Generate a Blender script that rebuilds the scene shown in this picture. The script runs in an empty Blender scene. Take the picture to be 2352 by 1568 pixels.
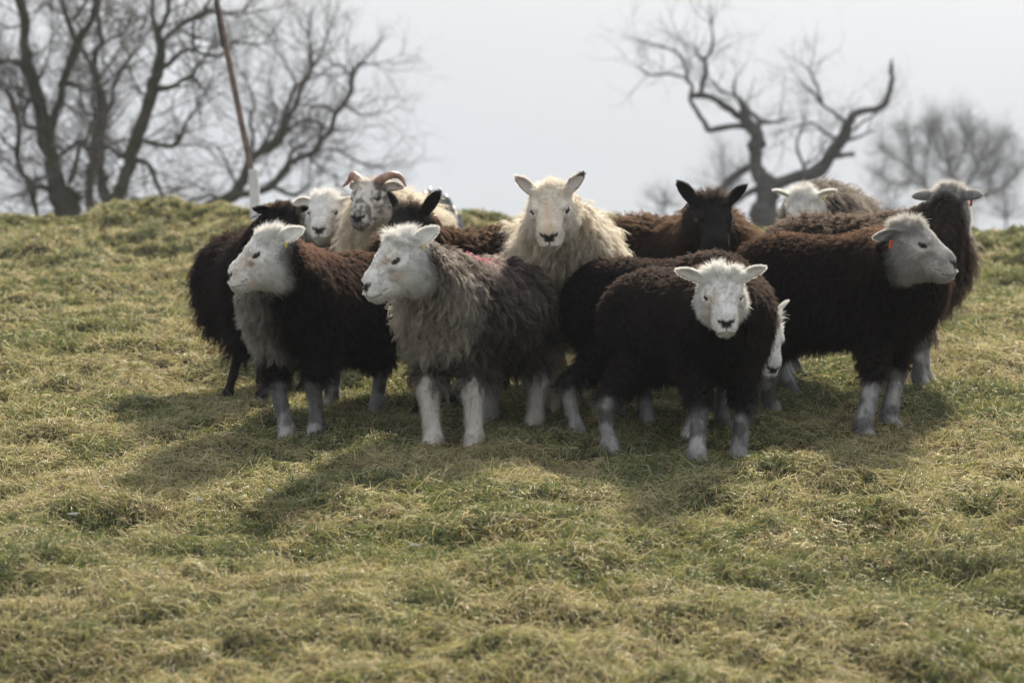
import bpy, bmesh, math, random
import numpy as np
from mathutils import Vector, Matrix, kdtree

scene = bpy.context.scene
COL = scene.collection
R_ = math.radians

# ------------------------------------------------------------------ camera
CAM_Z, PITCH, FPX = 1.5, R_(-2.235), 2844.0        # focal length in pixels of a 1024 px wide frame
cam_d = bpy.data.cameras.new('camera')
cam = bpy.data.objects.new('camera', cam_d)
COL.objects.link(cam)
scene.camera = cam
cam.location = (0, 0, CAM_Z)
cam.rotation_euler = (math.pi / 2 + PITCH, 0, 0)
cam_d.sensor_width = 36.0
cam_d.lens = FPX / 1024 * 36
cam_d.clip_end = 5000
cam_d.dof.use_dof = True
cam_d.dof.focus_distance = 9.45
cam_d.dof.aperture_fstop = 4.2

# ------------------------------------------------------------------ sky and sun
SUN_AZ, SUN_EL = 15.0, 32.0                          # azimuth clockwise from +Y (the view direction)
world = bpy.data.worlds.new('World')
scene.world = world
world.use_nodes = True
wn, wl = world.node_tree.nodes, world.node_tree.links
wn.clear()
w_out = wn.new('ShaderNodeOutputWorld')
w_bg = wn.new('ShaderNodeBackground')
w_sky = wn.new('ShaderNodeTexSky')
w_sky.sky_type = 'NISHITA'
w_sky.sun_disc = False
w_sky.sun_elevation = R_(SUN_EL)
w_sky.sun_rotation = R_(SUN_AZ)
w_sky.air_density = 1.0
w_sky.dust_density = 1.5
w_co = wn.new('ShaderNodeTexCoord')
w_sep = wn.new('ShaderNodeSeparateXYZ')
wl.new(w_co.outputs['Generated'], w_sep.inputs[0])
w_map = wn.new('ShaderNodeMapping')
w_map.inputs['Scale'].default_value = (1.6, 1.6, 5.0)
wl.new(w_co.outputs['Generated'], w_map.inputs[0])
w_noise = wn.new('ShaderNodeTexNoise')
w_noise.inputs['Scale'].default_value = 1.6
w_noise.inputs['Detail'].default_value = 3
wl.new(w_map.outputs[0], w_noise.inputs[0])
w_ramp = wn.new('ShaderNodeValToRGB')                # thin cloud sheet: a little bluer low down
w_ramp.color_ramp.elements[0].position = 0.0
w_ramp.color_ramp.elements[0].color = (5.4, 6.05, 7.15, 1)
w_ramp.color_ramp.elements[1].position = 0.085
w_ramp.color_ramp.elements[1].color = (8.3, 8.55, 8.95, 1)
wl.new(w_sep.outputs['Z'], w_ramp.inputs[0])
w_mul = wn.new('ShaderNodeMix'); w_mul.data_type = 'RGBA'; w_mul.blend_type = 'MULTIPLY'
w_nr = wn.new('ShaderNodeMapRange')
w_nr.inputs['From Min'].default_value = 0.3; w_nr.inputs['From Max'].default_value = 0.7
w_nr.inputs['To Min'].default_value = 0.94; w_nr.inputs['To Max'].default_value = 1.06
wl.new(w_noise.outputs[0], w_nr.inputs[0])
w_mul.inputs[0].default_value = 1.0
wl.new(w_ramp.outputs[0], w_mul.inputs[6])
wl.new(w_nr.outputs[0], w_mul.inputs[7])
w_mix = wn.new('ShaderNodeMix'); w_mix.data_type = 'RGBA'
w_mix.inputs[0].default_value = 0.93                 # cloud cover
wl.new(w_sky.outputs[0], w_mix.inputs[6])
wl.new(w_mul.outputs[2], w_mix.inputs[7])
wl.new(w_mix.outputs[2], w_bg.inputs[0])
w_bg.inputs['Strength'].default_value = 0.072
wl.new(w_bg.outputs[0], w_out.inputs[0])

sun_d = bpy.data.lights.new('sun', 'SUN')
sun_d.energy = 5.0
sun_d.angle = R_(4.5)
sun_d.color = (1.0, 0.90, 0.73)
sun = bpy.data.objects.new('sun', sun_d)
COL.objects.link(sun)
sd = Vector((math.sin(R_(SUN_AZ)) * math.cos(R_(SUN_EL)), math.cos(R_(SUN_AZ)) * math.cos(R_(SUN_EL)), math.sin(R_(SUN_EL))))
sun.rotation_euler = sd.to_track_quat('Z', 'Y').to_euler()
sun.location = sd * 60

scene.view_settings.view_transform = 'Standard'
scene.view_settings.look = 'None'
scene.view_settings.gamma = 1
scene.view_settings.exposure = 0.53
scene.view_settings.use_curve_mapping = False
scene.render.engine = 'CYCLES'
scene.cycles.use_denoising = True
scene.cycles.max_bounces = 8
scene.cycles.diffuse_bounces = 4
scene.cycles.glossy_bounces = 3
scene.cycles.transmission_bounces = 6
scene.cycles.volume_bounces = 0
scene.cycles.sample_clamp_indirect = 6
scene.cycles_curves.shape = 'RIBBONS'

# ------------------------------------------------------------------ helpers
def link(o, parent=None):
    COL.objects.link(o)
    if parent is not None:
        o.parent = parent
    return o

def tag(o, label=None, cat=None, group=None, kind=None):
    if label: o['label'] = label
    if cat: o['category'] = cat
    if group: o['group'] = group
    if kind: o['kind'] = kind
    return o

def empty(name, loc, rz=0.0):
    o = bpy.data.objects.new(name, None)
    o.empty_display_size = 0.2
    o.location = loc
    o.rotation_euler = (0, 0, rz)
    return link(o)

def mesh_obj(name, verts, faces, mat=None, parent=None, smooth=True, cols=None):
    me = bpy.data.meshes.new(name)
    me.from_pydata([tuple(map(float, v)) for v in verts], [], [tuple(map(int, f)) for f in faces])
    if smooth:
        me.polygons.foreach_set('use_smooth', [True] * len(me.polygons))
    if cols is not None:
        a = me.attributes.new('Col', 'FLOAT_COLOR', 'POINT')
        c = np.ones((len(me.vertices), 4), np.float32); c[:, :3] = cols
        a.data.foreach_set('color', c.ravel())
    if mat: me.materials.append(mat)
    me.update()
    return link(bpy.data.objects.new(name, me), parent)

def quads_obj(name, V, Q, mat, parent=None, smooth=True):
    """Fast mesh from numpy vertices and quads."""
    me = bpy.data.meshes.new(name)
    nv, nq = len(V), len(Q)
    me.vertices.add(nv); me.vertices.foreach_set('co', np.asarray(V, np.float32).ravel())
    me.loops.add(nq * 4); me.loops.foreach_set('vertex_index', np.asarray(Q, np.int32).ravel())
    me.polygons.add(nq); me.polygons.foreach_set('loop_start', np.arange(0, nq * 4, 4, dtype=np.int32))
    if smooth: me.polygons.foreach_set('use_smooth', np.ones(nq, bool))
    me.update(calc_edges=True)
    me.materials.append(mat)
    return link(bpy.data.objects.new(name, me), parent)

def curves_obj(name, P, Rad, Colr, mat, parent=None):
    """Fibres: P (n,k,3) points, Rad (n,k) radii, Colr (n,k,3) colours."""
    n, k, _ = P.shape
    cu = bpy.data.hair_curves.new(name)
    cu.add_curves([k] * n)
    cu.position_data.foreach_set('vector', np.ascontiguousarray(P, np.float32).ravel())
    a = cu.attributes.get('radius') or cu.attributes.new('radius', 'FLOAT', 'POINT')
    a.data.foreach_set('value', np.ascontiguousarray(Rad, np.float32).ravel())
    c = np.ones((n, k, 4), np.float32); c[..., :3] = Colr
    a = cu.attributes.new('col', 'FLOAT_COLOR', 'POINT')
    a.data.foreach_set('color', c.ravel())
    cu.materials.append(mat)
    return link(bpy.data.objects.new(name, cu), parent)

def hash01(*ints):
    h = np.zeros(np.broadcast(*ints).shape, np.uint32)
    for i, a in enumerate(ints):
        h = h ^ (np.asarray(a).astype(np.int64).astype(np.uint32) * np.uint32([374761393, 668265263, 2147483647, 1274126177][i]))
        h = (h ^ (h >> np.uint32(13))) * np.uint32(1274126177)
        h = h ^ (h >> np.uint32(16))
    return h.astype(np.float64) / 4294967295.0

def vnoise(x, y, seed=0):
    xi, yi = np.floor(x), np.floor(y)
    fx, fy = x - xi, y - yi
    fx = fx * fx * (3 - 2 * fx); fy = fy * fy * (3 - 2 * fy)
    g = lambda a, b: hash01(xi + a, yi + b, np.full(np.shape(xi), seed))
    return (g(0, 0) * (1 - fx) + g(1, 0) * fx) * (1 - fy) + (g(0, 1) * (1 - fx) + g(1, 1) * fx) * fy

def vnoise3(p, seed=0):
    i = np.floor(p); f = p - i; f = f * f * (3 - 2 * f)
    r = 0
    for a in (0, 1):
        for b in (0, 1):
            for c in (0, 1):
                w = (f[:, 0] if a else 1 - f[:, 0]) * (f[:, 1] if b else 1 - f[:, 1]) * (f[:, 2] if c else 1 - f[:, 2])
                r = r + w * hash01(i[:, 0] + a, i[:, 1] + b, i[:, 2] + c, np.full(len(p), seed))
    return r

def sstep(a, b, x):
    t = np.clip((np.asarray(x, float) - a) / (b - a), 0, 1)
    return t * t * (3 - 2 * t)

def nrm(v):
    return v / np.maximum(np.linalg.norm(v, axis=-1, keepdims=True), 1e-9)

def gz(x, y, bumps=True):
    """Height of the ground: a pasture rising to a crest about 20 m away, then falling off."""
    x = np.asarray(x, float); y = np.asarray(y, float)
    xc = np.clip(x, -8, 8)
    yc = 20.3 + 0.25 * np.sin(xc * 1.3) - 0.18 * xc
    yy = np.minimum(y, yc)
    z = 0.08 * yy
    over = np.maximum(y - yc, 0)
    z = z - np.where(over < 3, 0.5 * 0.05 * over ** 2 - 0.04 * over, 0.105 + 0.11 * (over - 3))
    z = np.maximum(z, -9.0 - 0.002 * np.minimum(over, 2000))
    z = z - np.clip(x, 0, 8) * 0.012 * sstep(11, 20, y) - 0.19 * sstep(13.5, 20, y)
    if bumps:
        near = 1 - sstep(24, 40, np.abs(y)) 
        b = (vnoise(x * 0.9 + 7, y * 0.8, 1) - .5) * 0.09 + (vnoise(x * 2.3, y * 1.9 + 3, 2) - .5) * 0.075 * (0.5 + vnoise(x * .5, y * .5, 9))
        b = b + (vnoise(x * 5.2, y * 4.0, 3) - .5) * 0.075 + (vnoise(x * 11, y * 8.5, 4) - .5) * 0.042
        b = b + np.maximum(vnoise(x * 1.7 + 3, y * 1.1, 7) - .52, 0) * 0.30 * sstep(13, 18, y)
        amp = 0.85 + 0.55 * sstep(13, 19, y)
        flat = 1 - 0.55 * np.exp(-(((x - .3) / 2.2) ** 2 + ((y - 10.2) / 1.5) ** 2))
        z = z + b * near * amp * flat
    return z

CP, SP = math.cos(PITCH), math.sin(PITCH)
def at(u, v, Y):
    """World point at depth Y (metres along +Y) seen at (u, v) of the 2352 px wide photograph view."""
    u = u * 1024 / 2352; v = v * 1024 / 2352
    a, b = (u - 512) / FPX, (341 - v) / FPX
    d = np.array([a, CP - b * SP, SP + b * CP])
    t = Y / d[1]
    return np.array([0, 0, CAM_Z]) + d * t

# ------------------------------------------------------------------ materials
def mat_new(name):
    m = bpy.data.materials.new(name); m.use_nodes = True
    nt = m.node_tree; nt.nodes.clear()
    out = nt.nodes.new('ShaderNodeOutputMaterial')
    return m, nt.nodes, nt.links, out

def mat_simple(name, col, rough=0.8, spec=0.3, noise=None, coat=0.0, bump=0.0):
    m, n, l, out = mat_new(name)
    b = n.new('ShaderNodeBsdfPrincipled')
    b.inputs['Roughness'].default_value = rough
    b.inputs['Specular IOR Level'].default_value = spec
    b.inputs['Coat Weight'].default_value = coat
    b.inputs['Base Color'].default_value = (*col, 1)
    if noise:
        sc, c2 = noise
        tc = n.new('ShaderNodeTexCoord')
        t = n.new('ShaderNodeTexNoise'); t.inputs['Scale'].default_value = sc; t.inputs['Detail'].default_value = 6
        l.new(tc.outputs['Object'], t.inputs[0])
        r = n.new('ShaderNodeValToRGB')
        r.color_ramp.elements[0].position = .35; r.color_ramp.elements[1].position = .65
        r.color_ramp.elements[0].color = (*col, 1); r.color_ramp.elements[1].color = (*c2, 1)
        l.new(t.outputs[0], r.inputs[0]); l.new(r.outputs[0], b.inputs['Base Color'])
        if bump:
            bp = n.new('ShaderNodeBump'); bp.inputs['Strength'].default_value = bump; bp.inputs['Distance'].default_value = .02
            l.new(t.outputs[0], bp.inputs['Height']); l.new(bp.outputs[0], b.inputs['Normal'])
    l.new(b.outputs[0], out.inputs[0])
    return m

def mat_attr(name, attr='Col', rough=0.85, spec=0.2):
    m, n, l, out = mat_new(name)
    a = n.new('ShaderNodeAttribute'); a.attribute_name = attr
    b = n.new('ShaderNodeBsdfPrincipled'); b.inputs['Roughness'].default_value = rough
    b.inputs['Specular IOR Level'].default_value = spec
    l.new(a.outputs['Color'], b.inputs['Base Color'])
    l.new(b.outputs[0], out.inputs[0])
    return m

def mat_wool():
    m, n, l, out = mat_new('wool_fibre')
    a = n.new('ShaderNodeAttribute'); a.attribute_name = 'col'
    h = n.new('ShaderNodeBsdfHairPrincipled')
    h.model = 'CHIANG'; h.parametrization = 'COLOR'
    h.inputs['Roughness'].default_value = 0.5
    h.inputs['Radial Roughness'].default_value = 0.7
    h.inputs['Coat'].default_value = 0.0
    h.inputs['IOR'].default_value = 1.4
    l.new(a.outputs['Color'], h.inputs['Color'])
    d = n.new('ShaderNodeBsdfDiffuse'); t = n.new('ShaderNodeBsdfTranslucent')
    l.new(a.outputs['Color'], d.inputs[0]); l.new(a.outputs['Color'], t.inputs[0])
    m1 = n.new('ShaderNodeMixShader'); m1.inputs[0].default_value = .45
    l.new(d.outputs[0], m1.inputs[1]); l.new(t.outputs[0], m1.inputs[2])
    m2 = n.new('ShaderNodeMixShader'); m2.inputs[0].default_value = .20
    l.new(m1.outputs[0], m2.inputs[1]); l.new(h.outputs[0], m2.inputs[2])
    l.new(m2.outputs[0], out.inputs[0])
    return m

def mat_blade():
    m, n, l, out = mat_new('grass_blade')
    a = n.new('ShaderNodeAttribute'); a.attribute_name = 'col'
    d = n.new('ShaderNodeBsdfDiffuse'); t = n.new('ShaderNodeBsdfTranslucent')
    g = n.new('ShaderNodeBsdfGlossy'); g.inputs['Roughness'].default_value = .26
    mx = n.new('ShaderNodeMixShader'); mx.inputs[0].default_value = .52
    m2 = n.new('ShaderNodeMixShader'); m2.inputs[0].default_value = .09
    l.new(a.outputs['Color'], d.inputs[0]); l.new(a.outputs['Color'], t.inputs[0])
    l.new(d.outputs[0], mx.inputs[1]); l.new(t.outputs[0], mx.inputs[2])
    l.new(mx.outputs[0], m2.inputs[1]); l.new(g.outputs[0], m2.inputs[2])
    l.new(m2.outputs[0], out.inputs[0])
    return m

def mat_ground():
    m, n, l, out = mat_new('turf')
    tc = n.new('ShaderNodeTexCoord')
    t1 = n.new('ShaderNodeTexNoise'); t1.inputs['Scale'].default_value = 1.3; t1.inputs['Detail'].default_value = 8
    t2 = n.new('ShaderNodeTexNoise'); t2.inputs['Scale'].default_value = 45; t2.inputs['Detail'].default_value = 4
    l.new(tc.outputs['Object'], t1.inputs[0]); l.new(tc.outputs['Object'], t2.inputs[0])
    r = n.new('ShaderNodeValToRGB')
    r.color_ramp.elements[0].position = .35; r.color_ramp.elements[1].position = .68
    r.color_ramp.elements[0].color = (.035, .040, .014, 1); r.color_ramp.elements[1].color = (.095, .078, .036, 1)
    l.new(t1.outputs[0], r.inputs[0])
    mx = n.new('ShaderNodeMix'); mx.data_type = 'RGBA'; mx.blend_type = 'MULTIPLY'; mx.inputs[0].default_value = .8
    r2 = n.new('ShaderNodeValToRGB'); r2.color_ramp.elements[0].color = (.35, .35, .35, 1); r2.color_ramp.elements[0].position = .3
    r2.color_ramp.elements[1].position = .7
    l.new(t2.outputs[0], r2.inputs[0]); l.new(r.outputs[0], mx.inputs[6]); l.new(r2.outputs[0], mx.inputs[7])
    b = n.new('ShaderNodeBsdfPrincipled'); b.inputs['Roughness'].default_value = .95; b.inputs['Specular IOR Level'].default_value = .1
    l.new(mx.outputs[2], b.inputs['Base Color'])
    bp = n.new('ShaderNodeBump'); bp.inputs['Strength'].default_value = .6; bp.inputs['Distance'].default_value = .02
    l.new(t2.outputs[0], bp.inputs['Height']); l.new(bp.outputs[0], b.inputs['Normal'])
    l.new(b.outputs[0], out.inputs[0])
    return m

M_WOOL = mat_wool()
M_SKIN = mat_attr('sheep_hide')
M_BLADE = mat_blade()
M_TURF = mat_ground()
M_EYE = mat_simple('eye_amber', (.030, .015, .007), .18, .35, coat=.15)
M_PUPIL = mat_simple('pupil_black', (.004, .004, .004), .15, .4, coat=.15)
M_HOOF = mat_simple('hoof_horn', (.05, .045, .04), .55)
M_HORN = mat_simple('ram_horn', (.46, .29, .21), .5, .4, (30, (.30, .17, .12)), bump=.4)
M_TAG_Y = mat_simple('yellow_plastic', (.75, .62, .05), .4)
M_TAG_O = mat_simple('orange_plastic', (.62, .12, .02), .4)
M_BARK = mat_simple('tree_bark', (.085, .076, .064), .95, .1, (9, (.030, .027, .023)), bump=.6)
M_MOSSBARK = mat_simple('mossy_bark', (.076, .069, .054), .95, .1, (6, (.046, .052, .022)), bump=.6)
M_HAZEBARK = mat_simple('haze_grey_bark', (.095, .087, .078), .95, .1, (5, (.050, .047, .043)), bump=.5)  # oak bark greyed: fading by haze put into the colour
M_HAZEPALEBARK = mat_simple('haze_pale_bark', (.29, .29, .30), .95, .1, (5, (.22, .22, .225)))  # far bark painted paler to imitate haze over distance
M_HAZETWIG = mat_simple('haze_pale_twig', (.30, .30, .305), .9, .1)  # twig colour lightened as painted haze, on top of the haze volume
M_TWIG = mat_simple('twig_bark', (.125, .112, .098), .9, .1)

# ------------------------------------------------------------------ ground and grass
def axis(fine0, fine1, step, lo, hi):
    a = list(np.arange(fine0, fine1 + 1e-6, step))
    s, v = step, fine0
    left = []
    while v > lo:
        s *= 1.35; v -= s; left.append(v)
    s, v = step, a[-1]
    right = []
    while v < hi:
        s *= 1.35; v += s; right.append(v)
    return np.array(left[::-1] + a + right)

gx = axis(-5.4, 5.4, .042, -600, 600)
gy = axis(5.0, 23.6, .042, -120, 900)
GX, GY = np.meshgrid(gx, gy, indexing='ij')
GZ = gz(GX.ravel(), GY.ravel())
V = np.stack([GX.ravel(), GY.ravel(), GZ], 1)
nx, ny = len(gx), len(gy)
V_GROUND = V.copy()
ii, jj = np.meshgrid(np.arange(nx - 1), np.arange(ny - 1), indexing='ij')
q = (ii * ny + jj).ravel()
pasture = quads_obj('ground', V, np.stack([q, q + ny, q + ny + 1, q + 1], 1), M_TURF)
tag(pasture, kind='structure')

def field_points(rng, n, p=.45, d0=5.4, d1=23.5):
    """Random spots on the pasture, denser near the camera."""
    d = (d0 ** p + rng.random(n) * (d1 ** p - d0 ** p)) ** (1 / p)
    x = (rng.random(n) * 2 - 1) * (0.18 * d + 0.85)
    keep = rng.random(n) < (0.18 * d + .85) / (0.18 * d1 + .85) * 1.6
    return x[keep], d[keep]

def blades(name, label, x, d, L, w, th0, bend, az, turn, col, rng, K=5, lift0=(.002, .02)):
    n = len(x)
    t = np.linspace(0, 1, K)
    pts = np.zeros((n, K, 3))
    pts[:, 0] = np.stack([x, d, gz(x, d) - .006], 1)
    for k in range(1, K):
        th = np.minimum(th0 + bend * t[k], 1.9)
        a = az + turn * t[k]
        st = np.stack([np.sin(th) * np.cos(a), np.sin(th) * np.sin(a), np.cos(th)], 1)
        pts[:, k] = pts[:, k - 1] + st * (L / (K - 1))[:, None]
    lift = gz(pts[:, 1:, 0].ravel(), pts[:, 1:, 1].ravel()).reshape(n, K - 1) + rng.uniform(*lift0, (n, 1))
    pts[:, 1:, 2] = np.maximum(pts[:, 1:, 2], lift)
    rad = w[:, None] * np.array([.75, .85, .8, .55, .15])[None]
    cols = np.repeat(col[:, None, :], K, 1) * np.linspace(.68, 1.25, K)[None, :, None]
    tag(curves_obj(name, pts, rad, cols, M_BLADE), label, 'grass', kind='stuff')

def blend(rng, n, *pal):
    """Random colours between neighbouring palette entries."""
    pal = np.array(pal); f = rng.random(n) * (len(pal) - 1); i = np.minimum(f.astype(int), len(pal) - 2); f = (f - i)[:, None]
    return (pal[i] * (1 - f) + pal[i + 1] * f) * rng.uniform(.60, 1.18, (n, 1))

GREEN = ((.075, .110, .024), (.150, .180, .042), (.300, .290, .080))
STRAW = ((.26, .18, .075), (.48, .39, .18), (.62, .54, .31), (.42, .38, .14), (.30, .29, .085))
def dryness(x, d):
    return vnoise(x * 1.5 + 11, d * 1.2, 31) * .40 + vnoise(x * 5, d * 3.6, 32) * .35 + vnoise(x * 13, d * 9, 33) * .25

def grass_turf(n_try):
    rng = np.random.default_rng(5)
    x, d = field_points(rng, n_try); n = len(x)
    dr = dryness(x, d)
    isdry = rng.random(n) < sstep(.36, .68, dr) * .68 + .10
    far = np.clip(d / 9.0, .85, 2.3)
    L = (.018 + .040 * rng.random(n) ** 1.4) * (.6 + .8 * vnoise(x * 7, d * 5, 22)) * np.where(isdry, 1.25, 1)
    c = np.where(isdry[:, None], blend(rng, n, *STRAW), blend(rng, n, *GREEN))
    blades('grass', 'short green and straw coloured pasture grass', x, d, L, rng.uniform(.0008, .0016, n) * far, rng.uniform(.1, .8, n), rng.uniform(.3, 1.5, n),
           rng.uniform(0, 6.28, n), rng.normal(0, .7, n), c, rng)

def grass_tufts(n_try, per):
    """Tussocks and matted tufts: many blades share a root, a lean and a colour."""
    rng = np.random.default_rng(6)
    tx, td = field_points(rng, n_try); m = len(tx)
    dr = dryness(tx, td) + rng.normal(0, .07, m)
    big = vnoise(tx * 3.1 + 5, td * 2.4, 24) * .6 + vnoise(tx * 8, td * 6, 25) * .4
    keep = rng.random(m) < .25 + .9 * sstep(.38, .7, big)
    tx, td, dr, big = tx[keep], td[keep], dr[keep], big[keep]; m = len(tx)
    lean = vnoise(tx * 1.3, td * 1.1, 41) * 9 + rng.normal(0, .8, m)
    dryt = rng.random(m) < sstep(.37, .62, dr) * .78 + .07
    size = rng.uniform(.6, 1.2, m) * (.5 + 1.0 * big)
    tc = np.where(dryt[:, None], blend(rng, m, *STRAW), blend(rng, m, *GREEN))
    i = np.repeat(np.arange(m), per); n = len(i)
    off = rng.normal(0, .013, (n, 2)) * size[i][:, None]
    x, d = tx[i] + off[:, 0], td[i] + off[:, 1]
    az = np.arctan2(off[:, 1], off[:, 0])
    a = np.arctan2(np.sin(az) * .6 + np.sin(lean[i]), np.cos(az) * .6 + np.cos(lean[i])) + rng.normal(0, .35, n)
    isdry = dryt[i]
    L = np.where(isdry, rng.uniform(.022, .062, n), rng.uniform(.020, .056, n)) * size[i]
    far = np.clip(td[i] / 9.0, .85, 2.3)
    c = tc[i] * rng.uniform(.7, 1.3, (n, 1))
    odd = (rng.random(n) < .22)[:, None]
    c = np.where(odd, blend(rng, n, *STRAW), c)
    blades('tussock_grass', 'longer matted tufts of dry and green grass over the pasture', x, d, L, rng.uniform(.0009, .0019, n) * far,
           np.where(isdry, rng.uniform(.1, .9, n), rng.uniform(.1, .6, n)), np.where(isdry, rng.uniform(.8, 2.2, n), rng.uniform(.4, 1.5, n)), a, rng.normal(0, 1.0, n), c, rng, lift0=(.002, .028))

grass_turf(620000)
grass_tufts(60000, 12)

# ------------------------------------------------------------------ bare winter trees
def tubes(polys, radii, k=7, cap=True):
    """Tapered tubes around polylines -> verts, quads."""
    VV, QQ = [], []
    base = 0
    ang = np.linspace(0, 2 * np.pi, k, endpoint=False)
    for P, r in zip(polys, radii):
        P = np.asarray(P, float); r = np.asarray(r, float)
        n = len(P)
        T = nrm(np.gradient(P, axis=0))
        ref = np.array([0.31, .92, .22])
        A = nrm(np.cross(T, ref)); B = np.cross(T, A)
        ring = P[:, None] + (A[:, None] * np.cos(ang)[None, :, None] + B[:, None] * np.sin(ang)[None, :, None]) * r[:, None, None]
        VV.append(ring.reshape(-1, 3))
        i, j = np.meshgrid(np.arange(n - 1), np.arange(k), indexing='ij')
        a = base + i * k + j; b = base + i * k + (j + 1) % k
        QQ.append(np.stack([a, b, b + k, a + k], -1).reshape(-1, 4))
        base += n * k
    return np.concatenate(VV), np.concatenate(QQ)

def smooth_path(P, m):
    """Catmull-Rom resample of P (n, c) with m steps per span."""
    P = np.asarray(P, float)
    Q = np.vstack([2 * P[0] - P[1], P, 2 * P[-1] - P[-2]])
    out = []
    for i in range(1, len(Q) - 2):
        for t in np.linspace(0, 1, m, endpoint=False):
            a, b, c, d = Q[i - 1], Q[i], Q[i + 1], Q[i + 2]
            out.append(.5 * (2 * b + (c - a) * t + (2 * a - 5 * b + 4 * c - d) * t * t + (3 * b - a - 3 * c + d) * t ** 3))
    out.append(Q[-2])
    return np.array(out)

def rand_dirs(rng, d, spread):
    v = nrm(rng.normal(size=d.shape))
    v = nrm(v - d * (v * d).sum(-1, keepdims=True))
    a = spread[:, None]
    return d * np.cos(a) + v * np.sin(a)

def grow(rng, p, d, L, r, up=.25, K=5, wob=.28):
    """Many wavering twigs at once: (n,K,3) points and (n,K) radii."""
    n = len(p)
    pts = np.zeros((n, K, 3)); pts[:, 0] = p
    cur = d.copy()
    for k in range(1, K):
        cur = nrm(cur + rng.normal(0, wob, (n, 3)) + np.array([0, 0, up]) * .35)
        pts[:, k] = pts[:, k - 1] + cur * (L / (K - 1))[:, None]
    rad = r[:, None] * np.linspace(1, .35, K)[None]
    return pts, rad

def spawn(rng, pts, rad, per, lmul, rmul, lo=.2, spread=(.5, 1.2), rmin=.0022):
    n, K, _ = pts.shape
    idx = np.repeat(np.arange(n), per)
    t = rng.uniform(lo, 1, len(idx)) * (K - 1) * .999
    i = t.astype(int); f = (t - i)[:, None]
    p = pts[idx, i] * (1 - f) + pts[idx, i + 1] * f
    d = nrm(pts[idx, i + 1] - pts[idx, i])
    L = np.linalg.norm(pts[:, -1] - pts[:, 0], axis=1)[idx] * lmul * rng.uniform(.6, 1.3, len(idx))
    r = np.maximum(rad[idx, i] * rmul, rmin)
    d2 = rand_dirs(rng, d, rng.uniform(*spread, len(idx)))
    return p, d2, L, r

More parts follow.
